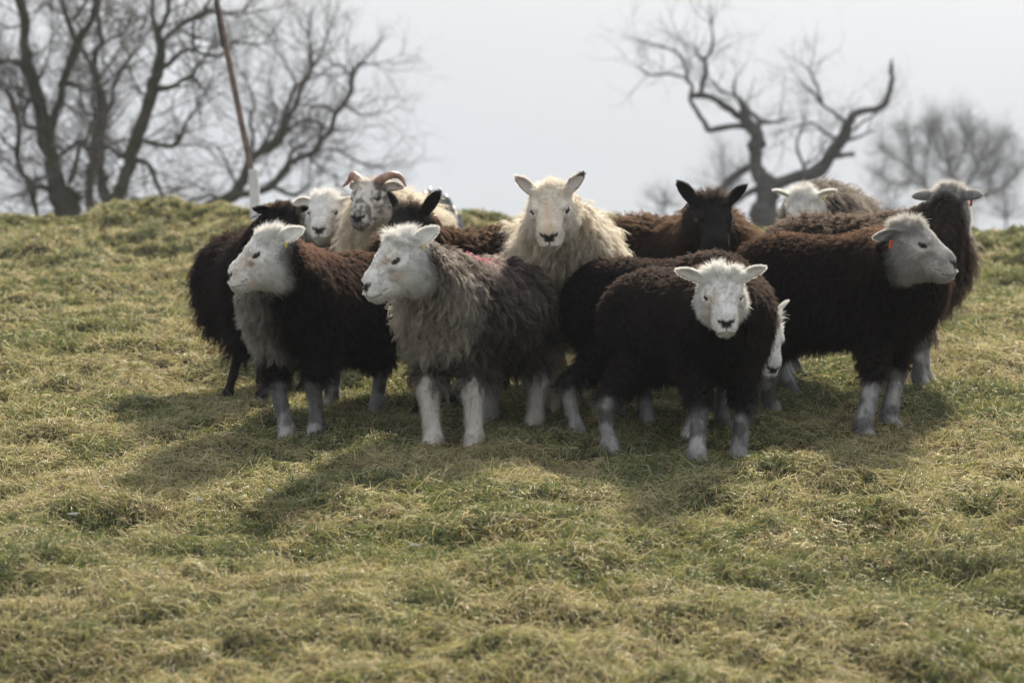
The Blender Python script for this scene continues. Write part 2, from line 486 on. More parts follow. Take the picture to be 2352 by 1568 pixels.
def tree(name, label, limbs, org, scale, depth, seed, bark, twig_len=.8, dens=4.0, group='bare winter trees beyond the crest', rmul=1.12, per=(4, 3), thin=.6, ends=5, bare=(), twig_mat=None, flat=.45, twig_from=0):
    """limbs: lists of (x, y, half width) in the coordinates of one enlarged crop; org/scale lead back to the photograph."""
    rng = np.random.default_rng(seed)
    conv = lambda zx, zy: at((org[0] + zx / scale) / 1.7415, (org[1] + zy / scale) / 1.7415, depth)
    mpp = depth / FPX * 1024 / 4096 / scale
    paths = []
    for li, L in enumerate(limbs):
        P = np.array([[*conv(a, b), r * mpp * rmul] for a, b, r in L])
        # depth of its own: start on the nearest earlier limb, then wander to or fro
        y0 = 0.0
        if li and paths:
            best = 1e9
            for Q in paths:
                dd = (Q[:, 0] - P[0, 0]) ** 2 + (Q[:, 2] - P[0, 2]) ** 2
                j = dd.argmin()
                if dd[j] < best: best, y0 = dd[j], Q[j, 1] - depth
        arc = np.concatenate([[0], np.cumsum(np.linalg.norm(np.diff(P[:, [0, 2]], axis=0), axis=1))])
        slope = rng.uniform(-flat, flat) if li else rng.uniform(-.1, .1)
        P[:, 1] += y0 + slope * arc + .06 * np.sin(arc * 2 + li)
        s = smooth_path(P, 4)
        s[:, 3] = np.maximum(s[:, 3], .004)
        w = (vnoise(np.arange(len(s)) * .7, np.full(len(s), li + seed * 3.1), 5) - .5)
        s[:, 3] *= 1 + .25 * w
        s[:, 0] += (vnoise(np.arange(len(s)) * .5, np.full(len(s), li + 50.), 6) - .5) * s[:, 3] * .8
        paths.append(s)
    base = paths[0][0]
    gzb = float(gz(base[0], base[1]))
    # carry the trunk down into the ground behind the crest
    drop = np.array([base[0], base[1], min(gzb - .25, base[2] - .1), base[3] * 1.35])
    paths[0] = np.vstack([drop, paths[0]])
    root = empty(name, (base[0], base[1], gzb))
    tag(root, label, 'tree', group)
    off = np.array([base[0], base[1], gzb])
    V, Q = tubes([paths[0][:, :3] - off], [paths[0][:, 3]], 12)
    quads_obj('trunk', V, Q, bark, root)
    for s in paths[1:]:
        V, Q = tubes([s[:, :3] - off], [s[:, 3]], 9)
        quads_obj('limb', V, Q, bark, root)
    # twigs
    P0, D0, L0, R0 = [], [], [], []
    for li, s in enumerate(paths):
        if li < twig_from or li in bare: continue
        seg = np.linalg.norm(np.diff(s[:, :3], axis=0), axis=1)
        arc = np.concatenate([[0], np.cumsum(seg)])
        n = int(dens * arc[-1] / twig_len) + 4
        tt = arc[-1] * rng.random(n) ** .75
        if li == 0: tt = arc[-1] * (.35 + .65 * rng.random(n))
        i = np.clip(np.searchsorted(arc, tt) - 1, 0, len(s) - 2)
        p = s[i, :3] + (s[i + 1, :3] - s[i, :3]) * ((tt - arc[i]) / np.maximum(seg[i], 1e-6))[:, None]
        d = nrm(s[i + 1, :3] - s[i, :3])
        r = np.minimum(s[i, 3] * .5, .022 * twig_len * thin)
        P0 += [p, np.repeat(s[-1:, :3], ends, 0)]
        D0 += [rand_dirs(rng, d, rng.uniform(.5, 1.35, n)), rand_dirs(rng, np.repeat(nrm(s[-1:, :3] - s[-2:-1, :3]), ends, 0), rng.uniform(.1, .7, ends))]
        L0 += [twig_len * rng.uniform(.5, 1.35, n), twig_len * rng.uniform(.7, 1.3, ends)]
        R0 += [np.maximum(r, .006 * twig_len * thin), np.full(ends, .012 * twig_len * thin)]
    a, ar = grow(rng, np.concatenate(P0), np.concatenate(D0), np.concatenate(L0), np.concatenate(R0))
    b, br = grow(rng, *spawn(rng, a, ar, per[0], .5, .6, rmin=.0040 * twig_len * thin))
    c, cr = grow(rng, *spawn(rng, b, br, per[1], .55, .6, rmin=.0030 * twig_len * thin), K=4)
    VV, QQ, base_i = [], [], 0
    for pts, rad, k in ((a, ar, 4), (b, br, 3), (c, cr, 3)):
        n, K, _ = pts.shape
        T = nrm(np.gradient(pts, axis=1))
        A = nrm(np.cross(T, np.array([.31, .92, .22]))); B = np.cross(T, A)
        ang = np.linspace(0, 2 * np.pi, k, endpoint=False)
        ring = pts[:, :, None] + (A[:, :, None] * np.cos(ang)[None, None, :, None] + B[:, :, None] * np.sin(ang)[None, None, :, None]) * rad[:, :, None, None]
        VV.append(ring.reshape(-1, 3))
        N, I, J = np.meshgrid(np.arange(n), np.arange(K - 1), np.arange(k), indexing='ij')
        q0 = base_i + N * K * k + I * k + J; q1 = base_i + N * K * k + I * k + (J + 1) % k
        QQ.append(np.stack([q0, q1, q1 + k, q0 + k], -1).reshape(-1, 4))
        base_i += n * K * k
    tw = quads_obj('crown', np.concatenate(VV) - off, np.concatenate(QQ), twig_mat or M_TWIG, root)
    return root

Z1 = ((0, 0), 1.867)
tree('oak_tree', 'thick forked bare tree with mossy trunk, the second trunk from the left edge', [
    [(480, 1535, 85), (425, 1350, 62), (368, 1160, 50), (350, 980, 56), (320, 820, 46), (270, 640, 42), (225, 480, 38), (205, 330, 32), (205, 130, 31), (180, 0, 34), (165, -150, 24), (150, -400, 12)],
    [(370, 970, 40), (420, 820, 28), (470, 640, 28), (520, 460, 32), (590, 310, 28), (660, 200, 22), (710, 90, 18), (735, -40, 16), (760, -250, 8)],
    [(560, 330, 16), (520, 180, 18), (470, 60, 14), (440, -60, 12), (420, -300, 6)],
    [(540, 150, 9), (620, 60, 10), (690, -60, 8)],
    [(190, 480, 20), (100, 460, 12), (30, 460, 12), (-40, 380, 10), (-120, 300, 6)],
    [(290, 960, 16), (210, 950, 13), (170, 880, 10), (190, 760, 12), (130, 690, 9), (60, 640, 7)],
    [(185, 790, 9), (230, 720, 10), (265, 640, 12)],
    [(470, 640, 16), (530, 620, 20), (590, 655, 10), (680, 665, 8), (780, 640, 5)],
    [(200, 180, 10), (110, 210, 7), (20, 190, 5), (-60, 140, 4)],
    [(300, 590, 8), (360, 470, 7), (400, 300, 5), (400, 120, 4)],
    [(470, 1490, 34), (400, 1450, 18), (330, 1395, 18), (255, 1400, 12)],
    [(500, 1400, 30), (560, 1450, 22), (610, 1500, 14)],
    [(520, 1370, 20), (560, 1250, 14), (590, 1120, 12), (600, 1050, 12)]],
    *Z1, 38, 11, M_MOSSBARK, twig_len=.95, dens=5.5)
tree('slender_tree', 'thin crooked bare tree standing closest to the left edge', [
    [(268, 1570, 17), (240, 1440, 26), (205, 1340, 22), (150, 1270, 18), (130, 1150, 18), (145, 1000, 20), (130, 850, 15), (105, 750, 13), (60, 680, 11), (0, 640, 8), (-80, 560, 5)],
    [(215, 1380, 16), (260, 1340, 16), (330, 1310, 12), (350, 1220, 8)],
    [(140, 1130, 10), (60, 1080, 9), (10, 1020, 10), (-60, 900, 6)],
    [(170, 1290, 8), (70, 1200, 6), (-40, 1150, 5)],
    [(130, 870, 9), (170, 800, 9), (150, 720, 8), (90, 670, 6)],
    [(100, 740, 8), (40, 560, 6), (30, 420, 5)]],
    *Z1, 41, 12, M_BARK, twig_len=.85, dens=6.5)
tree('alder_tree', 'bare tree on two stems between two thicker leaning trunks', [
    [(665, 1530, 28), (672, 1350, 32), (690, 1200, 42), (722, 1060, 46), (758, 900, 42), (755, 760, 38), (722, 620, 30), (692, 500, 26), (700, 410, 20), (750, 310, 15), (735, 200, 14), (710, 80, 15), (730, -40, 12), (750, -250, 7)],
    [(815, 1530, 46), (762, 1400, 38), (732, 1250, 36), (715, 1120, 32)],
    [(690, 1140, 24), (640, 1105, 20), (580, 1050, 18), (520, 1080, 15), (430, 1150, 12)],
    [(620, 1080, 12), (655, 960, 10), (700, 860, 9), (700, 720, 7)],
    [(780, 870, 16), (830, 770, 13), (850, 680, 12), (900, 550, 14), (980, 450, 10), (1040, 380, 7), (1080, 310, 4)],
    [(690, 490, 16), (640, 430, 12), (600, 380, 10)],
    [(750, 330, 14), (820, 280, 11), (910, 240, 10), (950, 150, 7), (990, 20, 5)],
    [(720, 1090, 14), (800, 1090, 9), (880, 1050, 8), (960, 1040, 6)],
    [(735, 230, 8), (690, 250, 8), (640, 240, 6)],
    [(690, 850, 10), (640, 850, 12), (590, 770, 8), (580, 680, 6)],
    [(720, 600, 12), (800, 500, 9), (860, 420, 6), (900, 350, 4)]],
    *Z1, 39.5, 13, M_BARK, twig_len=.85, dens=6.5)
tree('leaning_tree', 'tall bare tree leaning to the right, left of the leaning pole', [
    [(872, 1535, 50), (910, 1380, 44), (952, 1230, 44), (1000, 1080, 46), (1060, 920, 46), (1105, 760, 42), (1142, 620, 40), (1182, 480, 36), (1190, 330, 30), (1172, 225, 24), (1135, 130, 13), (1125, 0, 11), (1120, -200, 6)],
    [(1180, 230, 20), (1230, 130, 17), (1255, 20, 15), (1260, -200, 8)],
    [(1200, 300, 17), (1290, 220, 15), (1400, 140, 17), (1500, 100, 19), (1530, 20, 11), (1600, -80, 7)],
    [(1500, 100, 12), (1580, 70, 10), (1700, 80, 8), (1800, 60, 8), (1850, 0, 7)],
    [(1200, 510, 16), (1290, 440, 14), (1340, 390, 14), (1430, 370, 11), (1540, 405, 11), (1650, 410, 9), (1700, 350, 7), (1760, 310, 7), (1900, 320, 7), (1950, 310, 4)],
    [(1165, 660, 26), (1270, 650, 17), (1350, 600, 14), (1420, 570, 17), (1465, 480, 12), (1500, 440, 6)],
    [(1440, 575, 12), (1460, 605, 14), (1470, 620, 4)],
    [(1050, 1040, 13), (1150, 1070, 15), (1290, 1080, 15), (1350, 950, 12), (1400, 850, 7), (1450, 800, 4)],
    [(960, 1190, 26), (1050, 1200, 18), (1120, 1250, 15), (1160, 1360, 17), (1200, 1440, 11), (1235, 1520, 8)],
    [(1430, 150, 11), (1430, 300, 11), (1445, 370, 10)],
    [(960, 1140, 26), (890, 1165, 17), (820, 1110, 14), (740, 1090, 12)],
    [(900, 1530, 30), (960, 1520, 16), (1010, 1485, 18), (1050, 1490, 15), (1095, 1540, 9)],
    [(1110, 740, 12), (1010, 640, 8), (960, 500, 6), (940, 420, 4)]],
    *Z1, 36.5, 14, M_MOSSBARK, twig_len=.9, dens=5.0)
Z2 = ((780, 0), 1.867)
tree('spreading_tree', 'low sprawling bare tree whose arching limbs spread behind the white pole sleeve', [
    [(60, 1540, 40), (200, 1505, 42), (300, 1440, 42), (360, 1340, 34), (400, 1220, 28), (470, 1140, 26), (570, 1090, 30), (645, 1010, 30), (680, 900, 24)],
    [(650, 950, 24), (690, 780, 15), (740, 640, 15), (800, 600, 13), (860, 480, 12), (850, 330, 8), (830, 250, 5)],
    [(690, 880, 18), (760, 760, 13), (800, 640, 12), (850, 540, 8), (930, 420, 6), (990, 300, 4)],
    [(655, 1010, 14), (760, 920, 11), (830, 900, 10), (930, 920, 10), (990, 965, 10)],
    [(240, 1480, 34), (330, 1450, 26), (430, 1440, 25), (560, 1390, 28), (640, 1300, 24), (700, 1220, 22), (800, 1165, 19), (890, 1130, 20), (940, 1040, 17), (1010, 950, 19), (1050, 840, 17), (1130, 730, 16), (1170, 640, 14), (1160, 540, 12), (1230, 480, 8), (1330, 470, 5)],
    [(1050, 840, 11), (970, 790, 10), (870, 800, 8), (850, 880, 6)],
    [(560, 1390, 16), (620, 1410, 15), (720, 1450, 14), (790, 1430, 9), (830, 1380, 5)],
    [(690, 1210, 11), (720, 1120, 10), (800, 1090, 8)],
    [(400, 1200, 14), (430, 1050, 13), (410, 900, 11), (440, 780, 8), (400, 640, 6), (370, 560, 4)],
    [(180, 1500, 16), (100, 1450, 10), (20, 1480, 9), (-120, 1520, 12)],
    [(850, 1170, 9), (930, 1250, 7), (1020, 1300, 6), (1050, 1360, 4)],
    [(1100, 770, 9), (1230, 850, 7), (1330, 840, 5)],
    [(470, 1130, 12), (560, 980, 10), (600, 840, 8), (560, 700, 5)],
    [(900, 1130, 8), (1050, 1110, 7), (1180, 1190, 7), (1320, 1240, 4)],
    [(1180, 600, 8), (1100, 490, 7), (1010, 500, 6), (930, 560, 4)],
    [(300, 1380, 10), (220, 1200, 8), (150, 1080, 6), (60, 1060, 5)]],
    *Z2, 46, 15, M_MOSSBARK, twig_len=1.0, dens=6.0)
Z3 = ((2500, 0), 1.7418)
tree('gnarled_oak_tree', 'old gnarled oak with twisted dead limbs behind the black faced sheep', [
    [(975, 1550, 88), (985, 1420, 66), (1000, 1320, 62), (995, 1270, 56), (940, 1200, 42), (912, 1120, 32), (915, 1020, 42), (925, 960, 40), (890, 900, 36), (850, 830, 32), (825, 760, 20), (800, 700, 15), (770, 670, 10), (760, 600, 8), (770, 540, 4)],
    [(845, 840, 22), (770, 790, 20), (700, 740, 20), (620, 690, 18), (540, 665, 17), (470, 670, 16), (450, 680, 12)],
    [(520, 665, 15), (540, 580, 14), (555, 510, 13), (540, 430, 12), (500, 400, 8), (480, 340, 5)],
    [(545, 430, 10), (590, 350, 9), (600, 260, 6), (580, 130, 4)],
    [(455, 670, 11), (460, 600, 10), (430, 560, 9), (420, 480, 8), (390, 400, 8), (330, 350, 6), (230, 310, 5), (100, 280, 4)],
    [(410, 545, 7), (300, 520, 7), (180, 530, 6), (100, 490, 5)],
    [(850, 880, 22), (780, 875, 17), (690, 885, 16), (590, 900, 15), (560, 840, 14), (510, 770, 13), (475, 710, 12), (455, 680, 10)],
    [(890, 910, 18), (940, 840, 15), (870, 770, 14), (815, 705, 13)],
    [(945, 835, 15), (1010, 850, 10), (1080, 840, 7), (1140, 825, 4)],
    [(900, 1140, 24), (820, 1190, 22), (740, 1240, 22), (690, 1310, 20), (660, 1360, 16), (640, 1420, 11)],
    [(1010, 1300, 45), (1080, 1270, 33), (1180, 1230, 34), (1290, 1210, 40), (1380, 1140, 37), (1450, 1060, 34), (1510, 960, 34), (1530, 870, 29), (1570, 810, 22), (1640, 780, 18), (1720, 770, 16), (1780, 730, 16), (1810, 640, 15), (1815, 560, 12), (1805, 490, 11), (1810, 430, 4)],
    [(1460, 1090, 17), (1530, 1080, 12), (1575, 1075, 15), (1590, 1072, 6)],
    [(1520, 860, 11), (1430, 790, 8), (1350, 730, 9), (1280, 650, 7), (1200, 600, 5)],
    [(1240, 1200, 11), (1240, 1150, 10), (1210, 1080, 9), (1195, 1000, 7), (1240, 900, 5)],
    [(1250, 1150, 8), (1340, 1090, 6), (1400, 980, 4)],
    [(970, 1300, 22), (880, 1330, 18), (800, 1390, 14), (720, 1450, 11)],
    [(1490, 980, 9), (1380, 930, 8), (1290, 860, 6), (1150, 890, 4)],
    [(1540, 930, 8), (1630, 860, 6), (1720, 800, 4)],
    [(1350, 720, 7), (1300, 580, 6), (1240, 480, 4)],
    [(770, 660, 7), (680, 640, 8), (620, 580, 6), (590, 560, 3)],
    [(1540, 980, 9), (1620, 955, 7), (1720, 910, 4)]],
    *Z3, 60, 16, M_HAZEBARK, twig_mat=M_HAZETWIG, twig_len=1.05, dens=3.0, per=(4, 3), thin=.5, ends=3, rmul=1.3, bare=(1, 6, 10, 11, 15))
Z4 = ((3300, 350), 2.613)
tree('round_tree', 'distant bare tree with a full rounded crown at the right edge', [
    [(1450, 1640, 50), (1446, 1400, 40), (1442, 1240, 36), (1400, 1060, 24), (1380, 980, 20), (1310, 880, 17), (1280, 600, 12), (1210, 420, 7)],
    [(1440, 1250, 26), (1250, 1150, 20), (1060, 1070, 19), (1010, 980, 15), (870, 850, 12), (840, 600, 9), (800, 420, 6)],
    [(1440, 1200, 26), (1500, 1000, 20), (1590, 850, 17), (1650, 700, 12), (1730, 500, 7)],
    [(1380, 860, 15), (1440, 700, 13), (1480, 560, 10), (1420, 330, 6)],
    [(1460, 1180, 22), (1700, 1110, 19), (1900, 1000, 14), (2050, 800, 10), (2150, 700, 6)],
    [(1040, 1040, 12), (900, 980, 10), (700, 1000, 8), (520, 900, 5)],
    [(1010, 980, 12), (1040, 760, 10), (1070, 500, 8), (1100, 350, 5)],
    [(870, 860, 10), (680, 700, 7), (560, 620, 5)],
    [(1590, 850, 12), (1560, 600, 9), (1560, 420, 6)],
    [(1620, 780, 10), (1800, 620, 8), (1900, 520, 5)],
    [(1300, 820, 9), (1180, 640, 7), (1150, 480, 5)],
    [(1500, 1000, 9), (1700, 900, 7), (1850, 760, 5)],
    [(1700, 1110, 10), (1720, 980, 8), (1720, 860, 5)]],
    *Z4, 105, 17, M_HAZEPALEBARK, twig_mat=M_HAZETWIG, twig_len=.85, dens=26, per=(5, 4), thin=.62, rmul=1.1)

def bush(name, label, cx, cy, w, h, depth, seed, n=9):
    """Far scrubby tree: a short stem with limbs fanning out from it (sizes in 2352 px view units)."""
    rng = np.random.default_rng(seed)
    limbs = [[(cx, cy + 12, 3), (cx + rng.normal(0, 2), cy - h * .25, 2.4), (cx + rng.normal(0, 4), cy - h * .5, 1.6), (cx + rng.normal(0, 6), cy - h * .8, .9)]]
    for i in range(n):
        a = np.pi * (.08 + .84 * (i + rng.random()) / n)
        e = np.array([math.cos(a) * w * .5, -math.sin(a) * h]) * rng.uniform(.65, .95)
        t = rng.uniform(.1, .4)
        limbs.append([(cx, cy - h * t, 1.8), (cx + e[0] * .45, cy - h * t * .6 + e[1] * .38, 1.3), (cx + e[0], cy + e[1], .6)])
    return tree(name, label, [[(a * 1.7415, b * 1.7415, r * 1.7415) for a, b, r in L] for L in limbs], (0, 0), 1.0, depth, seed, M_HAZEPALEBARK, twig_mat=M_HAZETWIG, thin=.5,
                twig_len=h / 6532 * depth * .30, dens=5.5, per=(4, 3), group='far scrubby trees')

bush('scrub_tree', 'far hazy scrubby tree between the white sheep and the black faced sheep', 1525, 500, 130, 90, 120, 21)
bush('scrub_tree', 'far hazy tree top showing left of the gnarled oak stem', 1668, 470, 150, 150, 130, 22)
bush('scrub_tree', 'far hazy scrub showing just right of the sheep that bows its head', 2040, 520, 120, 110, 125, 23)
bush('scrub_tree', 'far hazy scrub below the round tree beside the field edge at right', 2310, 530, 150, 120, 120, 24)
bush('scrub_tree', 'far hazy bush low behind the thin tree at the left edge', 60, 490, 200, 110, 110, 25)

# ------------------------------------------------------------------ sheep
def d_cone(P, a, b, r1, r2):
    a = np.asarray(a, np.float32); b = np.asarray(b, np.float32)
    ba = b - a; l2 = float(ba @ ba) + 1e-9
    pa = P - a
    t = np.clip(pa @ ba / l2, 0, 1)
    q = pa - t[:, None] * ba
    return np.sqrt((q * q).sum(1)) - (r1 + (r2 - r1) * t)

def d_ell(P, c, r):
    r = np.asarray(r, np.float32)
    p = P - np.asarray(c, np.float32)
    k0 = np.sqrt(((p / r) ** 2).sum(1)); k1 = np.sqrt(((p / (r * r)) ** 2).sum(1)) + 1e-6
    return k0 * (k0 - 1) / k1

def smin(a, b, k):
    h = np.maximum(k - np.abs(a - b), 0) / k
    return np.minimum(a, b) - h * h * k * .25

def smax(a, b, k):
    return -smin(-a, -b, k)

def surface_nets(F, org, h):
    """Quad mesh of the zero level of F sampled on a regular grid."""
    nx, ny, nz = F.shape
    s = F < 0
    corners = [(a, b, c) for a in (0, 1) for b in (0, 1) for c in (0, 1)]
    cnt = np.zeros((nx - 1, ny - 1, nz - 1), np.int8)
    for a, b, c in corners:
        cnt += s[a:nx - 1 + a, b:ny - 1 + b, c:nz - 1 + c]
    act = np.argwhere((cnt > 0) & (cnt < 8))
    ids = np.full((nx - 1, ny - 1, nz - 1), -1, np.int64)
    ids[act[:, 0], act[:, 1], act[:, 2]] = np.arange(len(act))
    acc = np.zeros((len(act), 3)); num = np.zeros(len(act))
    for c0 in corners:
        for ax in range(3):
            if c0[ax]: continue
            c1 = list(c0); c1[ax] = 1
            f0 = F[act[:, 0] + c0[0], act[:, 1] + c0[1], act[:, 2] + c0[2]]
            f1 = F[act[:, 0] + c1[0], act[:, 1] + c1[1], act[:, 2] + c1[2]]
            m = (f0 < 0) != (f1 < 0)
            t = np.where(m, f0 / np.where(m, f0 - f1, 1), 0)
            p = np.tile(np.array(c0, float), (len(act), 1)); p[:, ax] += t
            acc[m] += p[m]; num[m] += 1
    V = (act + acc / num[:, None]) * h + org
    Q = []
    for ax in range(3):
        b, c = (ax + 1) % 3, (ax + 2) % 3
        sl0 = [slice(None)] * 3; sl1 = [slice(None)] * 3
        sl0[ax] = slice(0, -1); sl1[ax] = slice(1, None)
        ch = s[tuple(sl0)] != s[tuple(sl1)]
        e = np.argwhere(ch)
        e = e[(e[:, b] > 0) & (e[:, c] > 0) & (e[:, b] < F.shape[b] - 1) & (e[:, c] < F.shape[c] - 1)]
        def cell(db, dc):
            x = e.copy(); x[:, b] -= db; x[:, c] -= dc
            return ids[x[:, 0], x[:, 1], x[:, 2]]
        q = np.stack([cell(1, 1), cell(0, 1), cell(0, 0), cell(1, 0)], 1)
        flip = ~s[e[:, 0], e[:, 1], e[:, 2]]
        q[flip] = q[flip][:, ::-1]
        Q.append(q)
    return V, np.concatenate(Q)

def rot_zyx(yaw, pitch, roll):
    """Head axes as columns: forward, left, up. Positive pitch lifts the nose."""
    cy, sy, cp, sp, cr, sr = math.cos(yaw), math.sin(yaw), math.cos(pitch), math.sin(pitch), math.cos(roll), math.sin(roll)
    Rz = np.array([[cy, -sy, 0], [sy, cy, 0], [0, 0, 1]])
    Ry = np.array([[cp, 0, -sp], [0, 1, 0], [sp, 0, cp]])
    Rx = np.array([[1, 0, 0], [0, cr, -sr], [0, sr, cr]])
    return Rz @ Ry @ Rx

WHITE = np.array([.86, .845, .81])

def base_coat(c):
    return np.tile(np.array(c, float), (1, 1))

def make_sheep(label, ground, yaw, head, hyaw, hpitch, s=1.0, hs=.9, hroll=0., feet=(None,) * 4, legr=.030, puff=0., coat=None, face='white',
               wool=(26000, .055, .35, 1.0), ear=(.95, .25, .0), ear_len=.105, horns=False, tag_ear=None, crown=.036, seed=0, leg_top=0., clump=.8, contrast=.46, res=.0115,
               n_face=11000, n_leg=5000, neck_r=.95, wide=.90, leg_col=None, lock=4200, ears=2, tuft=1.0, fib=1.0, nose_black=True, belly=1.0, group='sheep standing on the pasture'):
    rng = np.random.default_rng(seed + 100)
    gp = at(*ground); gp[2] = float(gz(gp[0], gp[1], False))
    yaw = R_(yaw)
    Rb = rot_zyx(yaw, 0, 0)
    root = empty('sheep', gp, yaw)
    tag(root, label, 'sheep', group)
    loc = lambda w: (np.asarray(w) - gp) @ Rb                       # world -> sheep
    gl = lambda x, y: float(gz(*(gp + Rb @ np.array([x, y, 0]))[:2])) - gp[2]
    hc = loc(at(*head))
    Rh = Rb.T @ rot_zyx(R_(hyaw), R_(hpitch), R_(hroll))
    E0 = np.array([.035, 0, .022]) * hs                             # midpoint between the eyes in head space
    ho = hc - Rh @ E0
    H = lambda x, y, z: ho + Rh @ (np.array([x, y, z]) * hs)
    # feet
    df = [(.215, .088), (.215, -.088), (-.28, .095), (-.28, -.095)]
    F = []
    for k in range(4):
        if feet[k] is None:
            x, y = df[k][0] * s, df[k][1] * s
        else:
            x, y = loc(at(feet[k][0], 700, feet[k][1]))[:2]
        F.append(np.array([x, y, gl(x, y) - .026]))
    body = [  # torso masses: (kind, args)
        ('c', (-.22 * s, 0, .455 * s), (.17 * s, 0, .455 * s), (.165 + puff) * s * wide, (.16 + puff) * s * wide),
        ('e', (-.03 * s, 0, .425 * s), (.36 * s, (.205 + puff) * s * wide, (.165 + puff * .8) * s * belly)),
        ('c', (-.24 * s, .04 * s, .44 * s), (-.24 * s, -.04 * s, .44 * s), (.16 + puff) * s, (.16 + puff) * s),
        ('c', (.20 * s, 0, .42 * s), (.24 * s, 0, .47 * s), (.145 + puff) * s, (.13 + puff) * s)]
    nb = H(-.065, 0, -.02)
    sh = np.array([.17 * s, 0, .49 * s])
    mid = .5 * (sh + nb) + np.array([.02 * s, 0, -.015 * s])
    neck = [(sh, mid, (.15 + puff * .8) * s * neck_r, (.108 + puff * .6) * s * neck_r), (mid, nb, (.108 + puff * .6) * s * neck_r, .084 * hs * min(1.12, .5 + .5 * neck_r))]
    legs = []
    for k in range(4):
        f = F[k]; sg = 1 if k % 2 == 0 else -1
        lr = legr * .82 * s
        if k < 2:
            S_, El = np.array([.17 * s, .085 * s * sg, .40 * s]), np.array([.16 * s, .095 * s * sg, .30 * s])
            T = f + np.array([-.010, 0, .062]) * s
            Kn = T + (El - T) * .52 + np.array([.022, 0, 0]) * s
            toe = f + np.array([.018, 0, .022]) * s
            legs.append([(S_, El, .085 * s, .058 * s), (El, Kn, .054 * s, lr * 1.12), (Kn, T, lr * 1.05, lr * .90), (T, toe, lr * .98, lr * 1.02)])
        else:
            S_, St = np.array([-.22 * s, .09 * s * sg, .40 * s]), np.array([-.17 * s, .11 * s * sg, .31 * s])
            T = f + np.array([-.012, 0, .065]) * s
            Hk = np.array([f[0] - .045 * s, f[1], f[2] + .205 * s])
            toe = f + np.array([.018, 0, .022]) * s
            legs.append([(S_, St, .105 * s, .078 * s), (St, Hk, .068 * s, lr * 1.18), (Hk, T, lr * 1.05, lr * .90), (T, toe, lr * .98, lr * 1.02)])

    def d_head(P):
        q = ((P - ho) @ Rh) / hs
        q = q.astype(np.float32)
        d = d_ell(q, (-.032, 0, .012), (.088, .074, .070))
        d = smin(d, d_cone(q, (-.010, 0, .026), (.096, 0, -.026), .069, .049), .03)
        d = smin(d, d_ell(q, (.116, 0, -.043), (.041, .045, .048)), .02)
        d = smin(d, d_cone(q, (-.055, 0, -.056), (.098, 0, -.074), .060, .033), .03)
        for g in (1, -1):
            d = smin(d, d_ell(q, (-.02, .034 * g, -.042), (.066, .050, .058)), .03)
            d = smin(d, d_ell(q, (.028, .052 * g, .040), (.034, .018, .014)), .018)      # brow
            d = smin(d, d_ell(q, (.025, .058 * g, .000), (.035, .013, .014)), .02)       # cheek bone
            d = smax(d, -d_cone(q, (.060, .070 * g, -.004), (.100, .062 * g, -.030), .010, .008), .02)       # hollow below the eye
            d = smin(d, d_ell(q, (.036, .060 * g, .032), (.020, .010, .0055)), .006)       # upper lid
            d = smax(d, -d_ell(q, (.158, .019 * g, -.034), (.012, .0055, .0055)), .006)   # nostril
            d = smin(d, d_cone(q, (.09, .030 * g, -.062), (.142, .018 * g, -.068), .020, .019), .015)  # lips
        d = smin(d, d_ell(q, (.114, 0, -.090), (.030, .026, .014)), .012)               # chin
        return d * hs

    def d_neck(P):
        d = d_cone(P, *neck[0])
        return smin(d, d_cone(P, *neck[1]), .05)

    def d_torso(P):
        d = None
        for b in body:
            e = d_cone(P, *b[1:]) if b[0] == 'c' else d_ell(P, *b[1:])
            d = e if d is None else smin(d, e, .07 * s)
        return d

    def d_leg(P, k):
        d = None
        for seg in legs[k]:
            e = d_cone(P, *seg)
            d = e if d is None else smin(d, e, .022 * s)
        if k >= 2:
            d = smin(d, d_cone(P, legs[k][1][1] + np.array([-.012, 0, .012]) * s, legs[k][1][1] + np.array([-.010, 0, -.02]) * s, .018 * s, .016 * s), .015)
        return d

    def full(P):
        d = smin(d_torso(P), d_neck(P), .09 * s)
        l = np.minimum(np.minimum(d_leg(P, 0), d_leg(P, 1)), np.minimum(d_leg(P, 2), d_leg(P, 3)))
        d = smin(d, l, .045 * s)
        return smin(d, d_head(P), .035)

    # grid over the bounding box
    pts = np.array([F_ + np.array([0, 0, 0]) for F_ in F] + [H(.2, 0, -.05), H(-.1, 0, .1), H(0, .1, 0), H(0, -.1, 0)] +
                   [np.array([-.42 * s, -.27 * s, .2]), np.array([.40 * s, .27 * s, (.66 + puff) * s])])
    lo, hi = pts.min(0) - .05, pts.max(0) + .05
    nn = np.ceil((hi - lo) / res).astype(int) + 1
    g = [lo[i] + np.arange(nn[i]) * res for i in range(3)]
    G = np.stack(np.meshgrid(*g, indexing='ij'), -1).reshape(-1, 3).astype(np.float32)
    V, Q = surface_nets(full(G).reshape(nn), lo, res)
    e = .002
    ex = np.eye(3) * e

    def project(V, it=2):
        V = V.astype(np.float32)
        for _ in range(it):
            d = full(V)
            gr = np.stack([full(V + ex[i].astype(np.float32)) - d for i in range(3)], 1) / e
            V = V - (d / np.maximum((gr * gr).sum(1), .2))[:, None] * gr
        return V, nrm(gr)

    V, _ = project(V, 1)
    # finer faces on the head
    bm = bmesh.new()
    bv = [bm.verts.new(v) for v in V]
    for f in Q:
        try: bm.faces.new([bv[i] for i in f])
        except ValueError: pass
    bm.verts.ensure_lookup_table()
    dh = d_head(V.astype(np.float32)); dn = d_neck(V.astype(np.float32))
    onh = (dh < dn + .01)
    ed = [ed_ for ed_ in bm.edges if onh[ed_.verts[0].index] and onh[ed_.verts[1].index]]
    bm.verts.index_update()
    bmesh.ops.subdivide_edges(bm, edges=ed, cuts=1, use_grid_fill=True)
